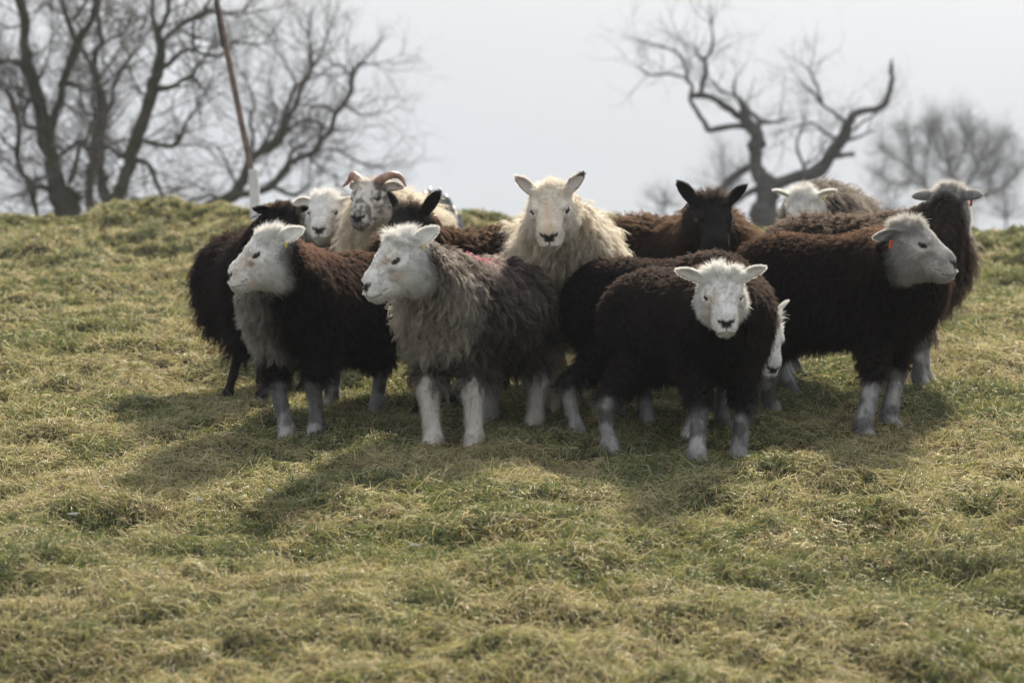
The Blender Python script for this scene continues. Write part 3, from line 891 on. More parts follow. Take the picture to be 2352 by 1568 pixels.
    bmesh.ops.triangulate(bm, faces=bm.faces[:])
    bm.verts.ensure_lookup_table(); bm.verts.index_update()
    V = np.array([v.co[:] for v in bm.verts])
    T = np.array([[v.index for v in f.verts] for f in bm.faces])
    bm.free()
    V, N = project(V, 2)

    # regions
    def regions(P):
        P = P.astype(np.float32)
        q = ((P - ho) @ Rh) / hs
        dh, dn = d_head(P), np.minimum(d_neck(P), d_torso(P))
        w_head = sstep(-.034, .018, dn - dh + (vnoise3(P * 26, seed) - .5) * .030) * sstep(-.125, -.06, q[:, 0] + .35 * q[:, 2] + (vnoise3(P * 30, seed) - .5) * .03)
        dl = np.stack([d_leg(P, k) for k in range(4)], 1)
        hgt = np.zeros(len(P))
        kk = dl.argmin(1)
        for k in range(4):
            m = kk == k
            hgt[m] = P[m, 2] - F[k][2]
        w_leg = sstep(.235 + leg_top, .185 + leg_top, hgt / s + (vnoise3(P * 25, seed + 1) - .5) * .05) * (dl.min(1) < .03)
        return q, w_head, w_leg, hgt / s

    dark = face == 'black'

    def face_color(P, q, root_skin):
        n = vnoise3(q * 28, seed + 3); n2 = vnoise3(q * 70, seed + 4)
        n3 = vnoise3(q * 150, seed + 14)
        if face == 'white':
            c = WHITE * (.92 + .12 * n)[:, None]
            grey = .75 * sstep(.46, .74, n3 * .6 + n2 * .2 + n * .2 + .08 * sstep(.02, .10, q[:, 0]) + .06 * sstep(.03, .0, np.abs(q[:, 1])))
            c = c * (1 - .55 * grey[:, None]) + np.array([.34, .33, .32]) * .55 * grey[:, None]
            tn = .38 * sstep(.45, .7, n) * sstep(.0, .07, q[:, 0]) * sstep(.015, .04, np.abs(q[:, 1]))
            c = c * (1 - tn[:, None] * np.array([.25, .45, .65]))
        elif face == 'grey':
            c = np.array([.46, .445, .42]) * (.8 + .4 * n)[:, None]
            m = sstep(.10, .14, q[:, 0]) * sstep(-.045, -.02, q[:, 2])
            c = c * (1 - .6 * m[:, None]) + np.array([.16, .15, .15]) * .6 * m[:, None]
        elif face == 'cream':
            c = np.array([.80, .74, .64]) * (.9 + .15 * n)[:, None]
            m = sstep(.03, .0, np.abs(q[:, 1])) * sstep(.02, .08, q[:, 0]) * (q[:, 2] > -.05) + .6 * sstep(.05, .1, q[:, 0]) * n2
            c = c * (1 - .22 * np.clip(m, 0, 1)[:, None] * np.array([.3, .8, 1.2]))
        elif face == 'mottled':
            m = .85 * sstep(.38, .62, n * .55 + n2 * .45 + .10 * sstep(.03, .06, np.abs(q[:, 1])) + .26 * sstep(.10, .14, q[:, 0]) - .08)
            c = np.array([.74, .69, .62]) * (1 - m[:, None]) + np.array([.10, .085, .08]) * m[:, None]
        else:
            c = np.array([.016, .013, .012]) * (.7 + .6 * n)[:, None]
        # wool-coloured crown on some
        if dark and tuft > 0:
            m = sstep(-.02, -.07, q[:, 0]) * sstep(.05, .075, q[:, 2])
            c = c * (1 - m[:, None]) + np.array([.040, .021, .012]) * m[:, None]
        qe = q - np.array([.0355, 0, .0215]); qe = np.stack([qe[:, 0] / 1.45, (np.abs(q[:, 1]) - .066) * .8, (qe[:, 2] + .25 * qe[:, 0]) / .74], 1)
        eye = np.linalg.norm(qe, axis=1)
        lid = sstep(.0150, .0118, eye)
        ec = np.array([.02, .017, .015])
        c = c * (1 - lid[:, None]) + ec * lid[:, None]
        # tear mark below the eye
        if not dark:
            td = np.minimum(np.linalg.norm((q - np.array([.062, .054, -.006])) / np.array([1.3, 1, 1.2]), axis=1), np.linalg.norm((q - np.array([.062, -.054, -.006])) / np.array([1.3, 1, 1.2]), axis=1))
            tm = sstep(.018, .006, td) * .45
            c = c * (1 - tm[:, None]) + np.array([.22, .15, .10]) * tm[:, None]
        # nose leather: a dark Y between the nostrils, and the line of the mouth
        y, z, x = np.abs(q[:, 1]), q[:, 2], q[:, 0]
        zy = -.034 - .010
        Y = sstep(.0095, .004, np.abs(z - (zy + .55 * y))) * (y < .035) * (x > .126)
        Y = np.maximum(Y, sstep(.027, .014, y) * sstep(-.056, -.048, z) * sstep(-.022, -.030, z - .4 * y) * (x > .136))
        Y = np.maximum(Y, sstep(.004, .002, y) * (z < zy) * (z > -.066) * (x > .12))
        mouth = sstep(.0048, .0022, np.abs(z - (-.068 + .12 * np.maximum(.15 - x, 0) - .25 * y * (x > .12)))) * sstep(.082, .095, x)
        mk = np.maximum(Y, mouth * .6)
        nc = np.array([.025, .020, .022]) if nose_black else np.array([.10, .08, .08])
        c = c * (1 - mk[:, None]) + nc * mk[:, None]
        return np.clip(c, .004, .85), np.maximum(np.maximum(lid, mk), 0), eye

    def leg_color(P, hgt):
        n = vnoise3(P * np.array([40, 40, 18]), seed + 7); n2 = vnoise3(P * np.array([14, 14, 26]), seed + 8)
        lc = leg_col if leg_col is not None else ('black' if dark else 'mottled')
        if lc == 'black': return np.array([.014, .011, .010]) * (.7 + .6 * n)[:, None]
        if lc == 'white': return np.array([.52, .49, .44]) * (.8 + .35 * n)[:, None]
        if lc == 'cream': return np.array([.42, .34, .25]) * (.7 + .5 * n)[:, None]
        m = sstep(.44, .66, n2 * .6 + n * .4 + .14 * sstep(.12, .22, hgt) - .10 * sstep(.09, .02, hgt))
        return np.array([.37, .36, .35]) * (.75 + .5 * n)[:, None] * (1 - .72 * m[:, None]) + np.array([.040, .034, .033]) * .72 * m[:, None]

    def colour(P):
        q, wh, wlg, hgt = regions(P)
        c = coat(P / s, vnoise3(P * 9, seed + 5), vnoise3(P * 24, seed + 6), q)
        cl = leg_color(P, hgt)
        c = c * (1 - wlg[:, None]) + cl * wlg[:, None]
        cf, mask, eye = face_color(P, q, True)
        c = c * (1 - wh[:, None]) + cf * wh[:, None]
        return c, q, wh, wlg, hgt, mask * wh, eye

    c, q, wh, wlg, hgt, mask, eye = colour(V)
    skin = c * np.where((wh + wlg)[:, None] > .5, .95, .75)
    me = bpy.data.meshes.new('body')
    me.vertices.add(len(V)); me.vertices.foreach_set('co', V.astype(np.float32).ravel())
    me.loops.add(len(T) * 3); me.loops.foreach_set('vertex_index', T.astype(np.int32).ravel())
    me.polygons.add(len(T)); me.polygons.foreach_set('loop_start', np.arange(0, len(T) * 3, 3, dtype=np.int32))
    me.polygons.foreach_set('use_smooth', np.ones(len(T), bool))
    a = me.attributes.new('Col', 'FLOAT_COLOR', 'POINT')
    cc = np.ones((len(V), 4), np.float32); cc[:, :3] = skin
    a.data.foreach_set('color', cc.ravel())
    me.update(calc_edges=True); me.materials.append(M_SKIN)
    link(bpy.data.objects.new('body', me), root)

    # ---- eyes
    for sg in (1, -1):
        u, v = np.meshgrid(np.linspace(0, 2 * np.pi, 16, endpoint=False), np.linspace(.12, np.pi - .12, 9), indexing='ij')
        sp = np.stack([np.sin(v) * np.cos(u) * .0140, np.sin(v) * np.sin(u) * .0115, np.cos(v) * .0076 - np.sin(v) * np.cos(u) * .0035], -1).reshape(-1, 3)
        ce = np.array([.0355, .0640 * sg, .0215])
        W = ho + ((sp + ce) * hs) @ Rh.T
        i, j = np.meshgrid(np.arange(16), np.arange(8), indexing='ij')
        q0 = i * 9 + j; q1 = ((i + 1) % 16) * 9 + j
        eo = quads_obj('eye', W, np.stack([q0, q0 + 1, q1 + 1, q1], -1).reshape(-1, 4), M_EYE, root)
        pu = np.stack([np.sin(v) * np.cos(u) * .0070, np.sin(v) * np.sin(u) * .003, np.cos(v) * .0030], -1).reshape(-1, 3) + ce + np.array([.002, .0108 * sg, .0])
        quads_obj('pupil', ho + (pu * hs) @ Rh.T, np.stack([q0, q0 + 1, q1 + 1, q1], -1).reshape(-1, 4), M_PUPIL, eo)

    # ---- ears: cupped leaves with thickness
    ear_src = []
    for sg in ((1, -1) if ears == 2 else (ears,)):
        d = nrm(np.array([ear[2] - .12, sg * ear[0], ear[1]]))
        opening = nrm(np.array([.85, sg * .12, -.30]) - d * np.dot(np.array([.85, sg * .12, -.30]), d))
        side = np.cross(d, opening)
        nu, nv = 12, 7
        uu = np.linspace(0, 1, nu)
        wprof = np.interp(uu, [0, .12, .3, .5, .7, .85, .95, 1], [.018, .021, .026, .0275, .0235, .0165, .009, .002])
        b0 = np.array([-.050, .058 * sg, .048])
        rings = []
        for u_, w in zip(uu, wprof):
            ctr = b0 + d * (u_ * ear_len / .9) - opening * (.010 * math.sin(u_ * 2.4)) + np.array([0, 0, -.018 * u_ * u_])
            vv = np.linspace(-1, 1, nv)
            cup = .55 * (1 - .5 * u_)
            front = [ctr + side * (t * w) + opening * (w * cup * (t * t - .35)) for t in vv]
            back = [ctr + side * (t * w * 1.0) + opening * (w * cup * (t * t - .35) - .006 * (1 - t * t * .8)) for t in vv[::-1]]
            rings.append(front + back)
        ring = np.array(rings)
        k = ring.shape[1]
        W = ho + (ring.reshape(-1, 3) * hs) @ Rh.T
        i, j = np.meshgrid(np.arange(nu - 1), np.arange(k), indexing='ij')
        a0 = i * k + j; a1 = i * k + (j + 1) % k
        QQ = np.stack([a0, a1, a1 + k, a0 + k], -1).reshape(-1, 4)
        nE = vnoise3(W * 60, seed + 9)
        if dark: ec = np.array([.013, .011, .011]) * (.7 + .6 * nE)[:, None]
        elif face in ('cream', 'mottled'):
            ec = np.array([.78, .72, .66]) * (.9 + .1 * nE)[:, None]
            sp_ = sstep(.72, .8, vnoise3(W * 75, seed + 12)); ec = ec * (1 - sp_[:, None]) + np.array([.06, .05, .05]) * sp_[:, None]
        else: ec = (WHITE if face == 'white' else np.array([.42, .41, .40])) * (.72 + .35 * nE)[:, None]
        eo = mesh_obj('ear', W, [tuple(f) for f in QQ] + [tuple(range(k))[::-1], tuple(range((nu - 1) * k, nu * k))], M_SKIN, root, True, ec)
        ear_src.append((W, QQ, ec, Rh @ d))
        if tag_ear and sg == tag_ear[0]:
            cpt = b0 + d * (.36 * ear_len / .9) + np.array([0, 0, -.014])
            tv = []
            big = 1.25 if tag_ear[1] == 'o' else 1.0
            for zz in (-.006, -.030 * big):
                for yy in (-.007 * big, .007 * big):
                    for xx in (.012, .015):
                        tv.append(ho + Rh @ ((cpt + np.array([xx - .01, 0, zz]) + np.array([yy * .6, yy * .8, 0]) + np.array([0, .012 * sg, 0]) * (big > 1)) * hs))
            mesh_obj('ear_tag', tv, [(0, 1, 3, 2), (4, 6, 7, 5), (0, 4, 5, 1), (2, 3, 7, 6), (0, 2, 6, 4), (1, 5, 7, 3)], M_TAG_Y if tag_ear[1] == 'y' else M_TAG_O, root, False)

    # ---- horns
    if horns:
        for sg in (1, -1):
            t = np.linspace(0, 1, 34)
            ang = t * 4.3
            rad = .062 * (1 - .25 * t)
            P = np.stack([-.030 - .050 * (1 - np.cos(ang)) + .02 * t, sg * (.032 + .165 * t + .012 * np.sin(ang)), .068 + .040 * np.sin(ang) * (1 - .1 * t) + .004 * t], 1)
            r = (.0235 * (1 - t) ** .7 + .004) * (1 + .07 * np.sin(t * 70))
            P = np.array([-.030, 0, .068]) + (P - np.array([-.030, 0, .068])) * np.array([.85, .88, .8])
            Vh, Qh = tubes([ho + (P * hs) @ Rh.T], [r * hs * .9], 10)
            quads_obj('horn', Vh, Qh, M_HORN, root)

    # ---- hooves
    for k in range(4):
        f = F[k]
        for sgn in (1, -1):
            P = np.array([f + np.array([.006, .012 * sgn, .040]) * s, f + np.array([.020, .013 * sgn, .020]) * s, f + np.array([.036, .012 * sgn, -.004]) * s])
            Vh, Qh = tubes([P], [np.array([.014, .0175, .0150]) * s], 8)
            quads_obj('hoof', Vh, Qh, M_HOOF, root)

    # ---- fibres
    A, B, C = V[T[:, 0]], V[T[:, 1]], V[T[:, 2]]
    area = .5 * np.linalg.norm(np.cross(B - A, C - A), axis=1)
    whT, wlT, mkT = wh[T].mean(1), wlg[T].mean(1), mask[T].max(1)

    def sample(n, w):
        p = area * w; cdf = np.cumsum(p) / p.sum()
        f = np.searchsorted(cdf, rng.random(n))
        u, v = rng.random(n), rng.random(n); m = u + v > 1; u[m] = 1 - u[m]; v[m] = 1 - v[m]
        b = np.stack([1 - u - v, u, v], 1)
        return (V[T[f]] * b[:, :, None]).sum(1), nrm((N[T[f]] * b[:, :, None]).sum(1)), f

    nw, wl_, wn_, curl = wool
    P, Nn, f = sample(nw, np.clip(1 - whT * 1.15, 0, 1) * np.clip(1 - wlT * 1.1, 0, 1) + 1e-9)
    LP, LN, _ = sample(lock, np.clip(1 - whT, 0, 1) * np.clip(1 - wlT, 0, 1) + 1e-9)
    kd = kdtree.KDTree(lock)
    for i, p in enumerate(LP): kd.insert(p, i)
    kd.balance()
    li = np.array([kd.find(p)[1] for p in P])
    K = 7
    t = np.linspace(0, 1, K)
    # combing: back along the body, down the sides
    grav = np.array([0, 0, -1.])
    def comb(P_, N_):
        flow = np.tile(np.array([-.55, 0, 0]), (len(P_), 1)) + grav * 1.0
        flow = flow - N_ * (flow * N_).sum(1, keepdims=True)
        return flow
    lr_ = rng.normal(0, .30, (lock, 3))
    LD = nrm(LN * wn_ + comb(LP, LN) * .75 + lr_)
    lens = wl_ * s * rng.uniform(.65, 1.3, lock) * (.8 + .5 * vnoise3(LP * 7, seed + 15))
    # longer on the sides and hanging from the belly, shorter on the neck behind the head
    lens *= 1 + .12 * sstep(.35, .25, LP[:, 2] / s)
    qL = ((LP - ho) @ Rh) / hs
    lens *= .5 + .5 * sstep(.10, .28, np.linalg.norm(qL, axis=1))
    Lf = lens[li] * rng.uniform(.75, 1.15, nw)
    Df = nrm(LD[li] + Nn * .30 + rng.normal(0, .16, (nw, 3)))
    e1 = nrm(np.cross(LD, np.array([.3, .2, .93]))); e2 = np.cross(LD, e1)
    ph = rng.uniform(0, 6.28, lock); fr = rng.uniform(5, 11, lock)
    pts = np.zeros((nw, K, 3))
    tip_c = LP + LD * lens[:, None]
    for k in range(K):
        tk = t[k]
        p = P + Df * (Lf * tk)[:, None] + grav * (Lf * .38 * tk * tk)[:, None]
        lp = LP[li] + LD[li] * (Lf * tk)[:, None] + grav * (Lf * .38 * tk * tk)[:, None]
        cl = clump * tk ** 1.2
        p = p * (1 - cl) + lp * cl
        am = curl * .0075 * tk
        ang = (ph + fr * tk)[li]
        p = p + e1[li] * (am * np.cos(ang))[:, None] + e2[li] * (am * np.sin(ang))[:, None]
        p = p + rng.normal(0, .0018, (nw, 3)) * tk
        pts[:, k] = p
    fc, *_r = colour(P)
    tips = np.clip(fc * rng.uniform(.8, 1.35, (nw, 1)), .004, .85)
    bleach_lit = getattr(coat, 'tip', None)  # bleached tips; on dark coats also light painted on the back
    lk = rng.random(lock)[li][:, None]
    if bleach_lit is not None:
        tb = bleach_lit(P / s, lk)
        tips = tips * (1 - tb[0]) + tb[1] * tb[0]
    fc = fc * (1 + contrast * (2 * lk - 1))
    cols = fc[:, None] * .85 * (1 - t)[None, :, None] ** .8 + tips[:, None] * (1 - (1 - t) ** .8)[None, :, None]
    rad = np.array([1, 1, .95, .85, .7, .5, .18])[None] * rng.uniform(.00040, .00075, (nw, 1)) * fib
    curves_obj('fleece', pts, rad, cols, M_WOOL, root)

    # face and ear fur
    K = 4; t = np.linspace(0, 1, K)
    PF, NF, f = sample(n_face, whT * np.clip(1 - mkT * 1.6, 0, 1) * (whT > .25))
    fcol, q_, _, _, _, mk_, ey = colour(PF)
    fw, up = Rh[:, 0], Rh[:, 2]
    cr = sstep(.045, .078, q_[:, 2]) * sstep(.04, -.03, q_[:, 0]) * tuft
    jaw = sstep(.06, -.04, q_[:, 0]) * sstep(.02, -.04, q_[:, 2])
    ln = (.0090 + .007 * sstep(.12, .0, q_[:, 0]) + crown * cr + (.010 * jaw)) * hs * rng.uniform(.7, 1.3, n_face)
    ln *= np.where(ey < .030, .28, 1.0)
    back = -fw[None] - NF * (NF @ -fw)[:, None]
    dd = nrm(NF * (.38 + .9 * cr[:, None]) + nrm(back) * .8 * (1 - .5 * cr[:, None]) + grav * .30 * jaw[:, None] + rng.normal(0, .22, (n_face, 3)))
    sw = np.stack([vnoise3(PF * 70, seed + 40 + k_) - .5 for k_ in range(3)], 1) * 2
    dd = nrm(dd + sw * (.35 + .75 * cr[:, None]))
    ln = ln * (.7 + .7 * vnoise3(PF * 85, seed + 44))
    ln = np.where(ey < .016, .001, ln)
    pts = PF[:, None] + dd[:, None] * (ln[:, None] * t[None])[:, :, None] + (grav * .25)[None, None] * (ln[:, None] * t[None] ** 2)[:, :, None] - NF[:, None] * .0015
    vcol = fcol * rng.uniform(.82, 1.15, (n_face, 1))
    allP, allC = [pts], [np.repeat(vcol[:, None], K, 1)]
    for W, QQ, ec, de in ear_src:
        Wq = W[QQ]
        ar = np.linalg.norm(np.cross(Wq[:, 1] - Wq[:, 0], Wq[:, 3] - Wq[:, 0]), axis=1) + 1e-12
        cdf = np.cumsum(ar) / ar.sum(); m = n_face // 5
        fi = np.searchsorted(cdf, rng.random(m))
        u, v = rng.random((m, 1)), rng.random((m, 1))
        p = (Wq[fi, 0] * (1 - u) + Wq[fi, 1] * u) * (1 - v) + (Wq[fi, 3] * (1 - u) + Wq[fi, 2] * u) * v
        nE_ = nrm(np.cross(Wq[fi, 1] - Wq[fi, 0], Wq[fi, 3] - Wq[fi, 0])); 
        cen = W.mean(0); sgn = np.sign(((p - cen) * nE_).sum(1, keepdims=True)); nE_ = nE_ * np.where(sgn == 0, 1, sgn)
        dE = nrm(de[None] * .8 + nE_ * .55 + rng.normal(0, .2, (m, 3)))
        lE = rng.uniform(.005, .014, (m, 1)) * hs
        allP.append(p[:, None] + dE[:, None] * (lE * t[None])[:, :, None])
        allC.append(np.repeat((ec[QQ[fi, 0]] * rng.uniform(.85, 1.15, (m, 1)))[:, None], K, 1))
    PP, CC = np.concatenate(allP), np.concatenate(allC)
    curves_obj('face_hair', PP, np.array([1, .9, .7, .2])[None] * rng.uniform(.0003, .00055, (len(PP), 1)) * fib, np.clip(CC, .004, .85), M_WOOL, root)

    # short leg hair
    PL, NL, f = sample(n_leg, wlT * (wlT > .2) + 1e-9)
    lcol, *_r = colour(PL)
    ln = rng.uniform(.006, .014, n_leg) * s * (1.3 if legr > .026 else .6)
    dd = nrm(NL * .45 + grav * .8 + rng.normal(0, .2, (n_leg, 3)))
    pts = PL[:, None] + dd[:, None] * (ln[:, None] * t[None])[:, :, None]
    curves_obj('leg_hair', pts, np.array([1, .9, .7, .2])[None] * rng.uniform(.0004, .0007, (n_leg, 1)) * fib, np.repeat((lcol * rng.uniform(.8, 1.2, (n_leg, 1)))[:, None], K, 1), M_WOOL, root)
    return root

# ---- coats: colour of the wool by place on the body (P in unit-sheep space) -------------
def coat_dark(base=(.022, .015, .013), top=(.085, .045, .028), chest=None, top_z=(.56, .66), tipmix=.55, tipcol=None):
    base, top = np.array(base) * .62, np.array(top) * .85
    def f(P, n, n2, q):
        c = base * (.7 + .6 * n)[:, None]
        if chest is not None:
            cc, x0, x1, z0, z1 = chest
            m = sstep(x0, x1, P[:, 0] + .10 * (n - .5)) * sstep(.07, -.02, P[:, 1] + .08 * (n - .5)) * sstep(z0, z0 + .06, P[:, 2]) * sstep(z1 + .10, z1, P[:, 2] + .1 * (n2 - .5))
            c = c * (1 - m[:, None]) + np.array(cc) * (.55 + .8 * n2)[:, None] * m[:, None]
        return c
    def tip(P, lk):
        m = sstep(top_z[0], top_z[1], P[:, 2])[:, None] * tipmix + .07  # backs: sun-bleached tips, with the top-lit fringe painted into the same colour
        return m, (top if tipcol is None else np.array(tipcol)) * (.6 + .8 * lk)
    f.tip = tip
    return f

def coat_brown(P, n, n2, q):
    return np.array([.020, .012, .0085]) * (.6 + .8 * n)[:, None]
coat_brown.tip = lambda P, lk: (sstep(.5, .66, P[:, 2])[:, None] * .5 + .08, np.array([.11, .052, .029]) * (.5 + lk))

def coat_grey(P, n, n2, q):
    m = sstep(.16, .30, P[:, 0] - .5 * P[:, 1] + .12 * (n - .5)) * sstep(.64, .50, P[:, 2]) * sstep(.24, .34, P[:, 2] + .06 * (n - .5))
    c = np.array([.078, .057, .046]) * (.55 + .9 * n2)[:, None]
    c = c * (1 - m[:, None]) + np.array([.66, .60, .51]) * (.75 + .4 * n2)[:, None] * m[:, None]
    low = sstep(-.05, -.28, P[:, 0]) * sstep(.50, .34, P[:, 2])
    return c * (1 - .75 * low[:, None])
def _grey_tip(P, lk):
    c = np.array([.56, .47, .41]) * (.02 + 1.15 * lk ** 1.5)
    pk = (sstep(.17, .07, np.abs(P[:, 0] - .07)) * sstep(.14, .04, np.abs(P[:, 1] + .02)) * sstep(.56, .62, P[:, 2]))[:, None]
    c = c * (1 - pk) + np.array([.62, .07, .17]) * pk
    w = .28 + .35 * sstep(.45, .62, P[:, 2])[:, None] + .3 * pk
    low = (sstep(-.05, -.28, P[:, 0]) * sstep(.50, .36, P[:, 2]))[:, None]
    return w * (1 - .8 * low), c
coat_grey.tip = _grey_tip

def coat_cream(P, n, n2, q):
    c = np.array([.72, .63, .49]) * (.75 + .35 * n2)[:, None]
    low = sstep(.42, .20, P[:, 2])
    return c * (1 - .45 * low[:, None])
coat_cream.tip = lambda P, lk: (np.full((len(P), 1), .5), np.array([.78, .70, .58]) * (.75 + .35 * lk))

def coat_greyback(P, n, n2, q):
    c = np.array([.075, .060, .050]) * (.5 + 1.0 * n2)[:, None]
    nk = sstep(.16, .26, P[:, 0])
    return c * (1 - .7 * nk[:, None])
coat_greyback.tip = lambda P, lk: (sstep(.4, .6, P[:, 2])[:, None] * .45 + .08, np.array([.27, .22, .19]) * (.5 + .8 * lk))

def coat_dark_cheek(P, n, n2, q):
    c = np.array([.040, .030, .026]) * (.6 + .8 * n)[:, None]
    m = sstep(.02, .07, q[:, 0] + .03) * sstep(.2, .0, np.abs(q[:, 2]))
    return c * (1 - m[:, None]) + np.array([.50, .45, .38]) * m[:, None]
coat_dark_cheek.tip = lambda P, lk: (np.full((len(P), 1), .35), np.array([.20, .12, .075]) * (.5 + lk))

# ---- the flock ------------------------------------------------------------------------------
SH = [
 dict(label='dark sheep at front left with white face in profile and a curly grey chest', ground=(735, 960, 10.08), yaw=-118, head=(586, 585, 9.62), hyaw=190, hpitch=-14,
      s=.97, hs=.87, feet=((722, 9.82), (655, 9.80), (862, 10.36), (758, 10.45)), coat=coat_dark(base=(.017, .012, .011), chest=((.36, .33, .29), .10, .22, .24, .50), top=(.17, .072, .045), top_z=(.57, .66)),
      wool=(50000, .036, .6, 1.0), clump=.65, contrast=.6, lock=6000, tag_ear=(1, 'y'), seed=1, ear=(.45, .42, -.80), ear_len=.115, neck_r=1.05, n_face=15000),
 dict(label='black sheep mostly hidden behind the dark one at the left end of the flock', ground=(600, 895, 11.0), yaw=-72, head=(662, 522, 10.75), hyaw=-58, hpitch=-34,
      s=.97, hs=.79, feet=((600, 10.5), (524, 10.7), (640, 11.3), (600, 11.2)), face='black', coat=coat_dark(base=(.013, .009, .008), top=(.04, .022, .016)), legr=.021,
      wool=(34000, .060, .4, .8), ear=(.95, .22, -.1), ear_len=.085, seed=2, n_face=6000, n_leg=2500, crown=.02),
 dict(label='white faced sheep peering out between the black sheep and the horned one', ground=(800, 780, 13.0), yaw=-105, head=(741, 487, 12.55), hyaw=-97, hpitch=-16,
      s=.95, hs=.90, coat=coat_greyback, wool=(12000, .05, .4, 1.), ear=(.95, .02, -.2), seed=3, n_face=8000, n_leg=1500),
 dict(label='cream sheep with curled horns and a mottled brown and white face', ground=(905, 800, 12.35), yaw=-96, wide=.80, head=(840, 455, 11.85), hyaw=-112, hpitch=-20,
      s=1.08, hs=.89, face='mottled', horns=True, coat=coat_cream, wool=(20000, .06, .35, 1.1), ear=(.95, -.05, -.35), ear_len=.085, seed=4, n_face=9000, n_leg=1500, crown=.006, leg_col='cream', neck_r=.85),
 dict(label='black faced brown sheep with a raised pointed ear, behind the grey fleeced one', ground=(1060, 920, 10.9), yaw=-152, head=(926, 522, 10.6), hyaw=-122, hpitch=-20,
      s=1.0, hs=.86, feet=((960, 10.3), (1030, 10.6), (1150, 10.7), (1130, 11.1)), face='black', coat=coat_brown, legr=.023,
      wool=(38000, .055, .4, .9), ear=(.62, .85, -.15), ear_len=.13, seed=5, n_face=6000, n_leg=3000, crown=.03),
 dict(label='shaggy grey brown sheep with a pink paint mark on its shoulders and a white face', ground=(1082, 985, 9.95), yaw=-114, head=(893, 598, 9.30), hyaw=-154, hpitch=-20,
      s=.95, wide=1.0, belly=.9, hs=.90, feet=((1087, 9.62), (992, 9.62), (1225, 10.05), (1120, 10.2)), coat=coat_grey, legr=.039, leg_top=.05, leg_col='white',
      wool=(60000, .052, .16, 1.7), clump=.9, contrast=.55, lock=6500, tag_ear=(1, 'y'), seed=6, ear=(.5, .5, -.72), ear_len=.105, n_face=18000, n_leg=9000),
 dict(label='large cream white sheep with upright spotted ears, the only all white one', ground=(1282, 930, 10.75), yaw=-80, head=(1263, 482, 10.05), hyaw=-95, hpitch=-26,
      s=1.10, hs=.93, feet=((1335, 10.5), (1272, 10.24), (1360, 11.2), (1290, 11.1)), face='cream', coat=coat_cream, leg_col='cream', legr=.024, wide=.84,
      wool=(46000, .06, .30, 1.5), ear=(.66, .76, .0), ear_len=.105, seed=7, crown=.02, n_face=12000, neck_r=.98, hroll=3),
 dict(label='brown sheep with a black face and two upright black ears, behind the front dark sheep', ground=(1555, 830, 11.35), yaw=-50, head=(1640, 506, 10.75), hyaw=-80, hpitch=-26,
      s=1.02, hs=.98, face='black', coat=coat_brown, legr=.023, wool=(38000, .06, .4, .9), ear=(.62, .72, .0), ear_len=.115, seed=8, n_face=8000, n_leg=1500, crown=.032, hroll=-3),
 dict(label='dark sheep in front with a frosted white face turned straight to the camera', ground=(1590, 1000, 9.62), yaw=-60, head=(1662, 680, 9.02), hyaw=-88, hpitch=-24,
      s=.955, hs=.83, feet=((1702, 9.36), (1605, 9.20), (1490, 10.0), (1405, 9.46)), coat=coat_dark(base=(.022, .015, .013), top=(.12, .08, .06), top_z=(.60, .67)),
      wool=(54000, .028, .6, .45), clump=.45, ear=(.9, .42, .0), ear_len=.115, seed=9, n_face=20000, n_leg=10000, hroll=2, lock=8000),
 dict(label='dark sheep half hidden behind the front one, its lowered white face beside that one\'s shoulder', ground=(1535, 950, 10.1), yaw=-26, head=(1764, 778, 9.72), hyaw=-58, hpitch=-46,
      s=.94, hs=.83, feet=((1665, 9.95), (1590, 9.8), (1420, 10.2), (1328, 9.80)), coat=coat_dark(base=(.017, .012, .011), top=(.06, .038, .03)),
      wool=(42000, .030, .6, .6), clump=.5, ear=(.75, .55, -.3), seed=10, n_face=9000, lock=7000),
 dict(label='big dark brown sheep standing side on with a grey face looking to the right', ground=(1930, 940, 10.3), yaw=-32, head=(2128, 562, 9.88), hyaw=-22, hpitch=-8,
      s=1.05, hs=.92, feet=((2048, 10.08), (1988, 9.88), (1812, 10.9), (1778, 10.4)), face='grey', coat=coat_dark(base=(.015, .0095, .008), top=(.26, .115, .065), top_z=(.59, .66)),
      wool=(54000, .030, .6, .45), clump=.45, ear=(.5, -.12, -.8), ear_len=.09, tag_ear=(-1, 'o'), seed=11, n_face=18000, n_leg=9000, lock=8000, legr=.031),
 dict(label='dark sheep at the right end with its head turned away and an orange ear tag', ground=(1990, 880, 11.2), yaw=-14, head=(2195, 470, 11.15), hyaw=60, hpitch=-10,
      s=1.05, hs=.84, face='grey', coat=coat_dark_cheek, wool=(38000, .055, .45, 1.1), ear=(.98, .08, -.05), ear_len=.105, tag_ear=(-1, 'o'), seed=12, n_face=9000, n_leg=2500),
 dict(label='grey fleeced sheep at the back bowing its white head below its own back', ground=(1905, 760, 13.2), yaw=-105, head=(1843, 488, 12.5), hyaw=-108, hpitch=-50,
      s=1.02, hs=.85, coat=coat_greyback, wool=(24000, .055, .45, 1.0), ear=(.92, .20, -.1), tag_ear=(1, 'y'), seed=13, n_face=8000, n_leg=1500),
]
for kw in SH:
    make_sheep(**kw)

# ------------------------------------------------------------------ leaning pole with white sleeve
M_WHITEPOST = mat_simple('white_painted_metal', (.74, .74, .73), .5, .4, (14, (.60, .60, .58)))
M_RUST = mat_simple('rusty_pole', (.23, .15, .11), .6, .4, (20, (.12, .09, .075)))
M_DARKROD = mat_simple('dark_rod', (.05, .045, .045), .6)

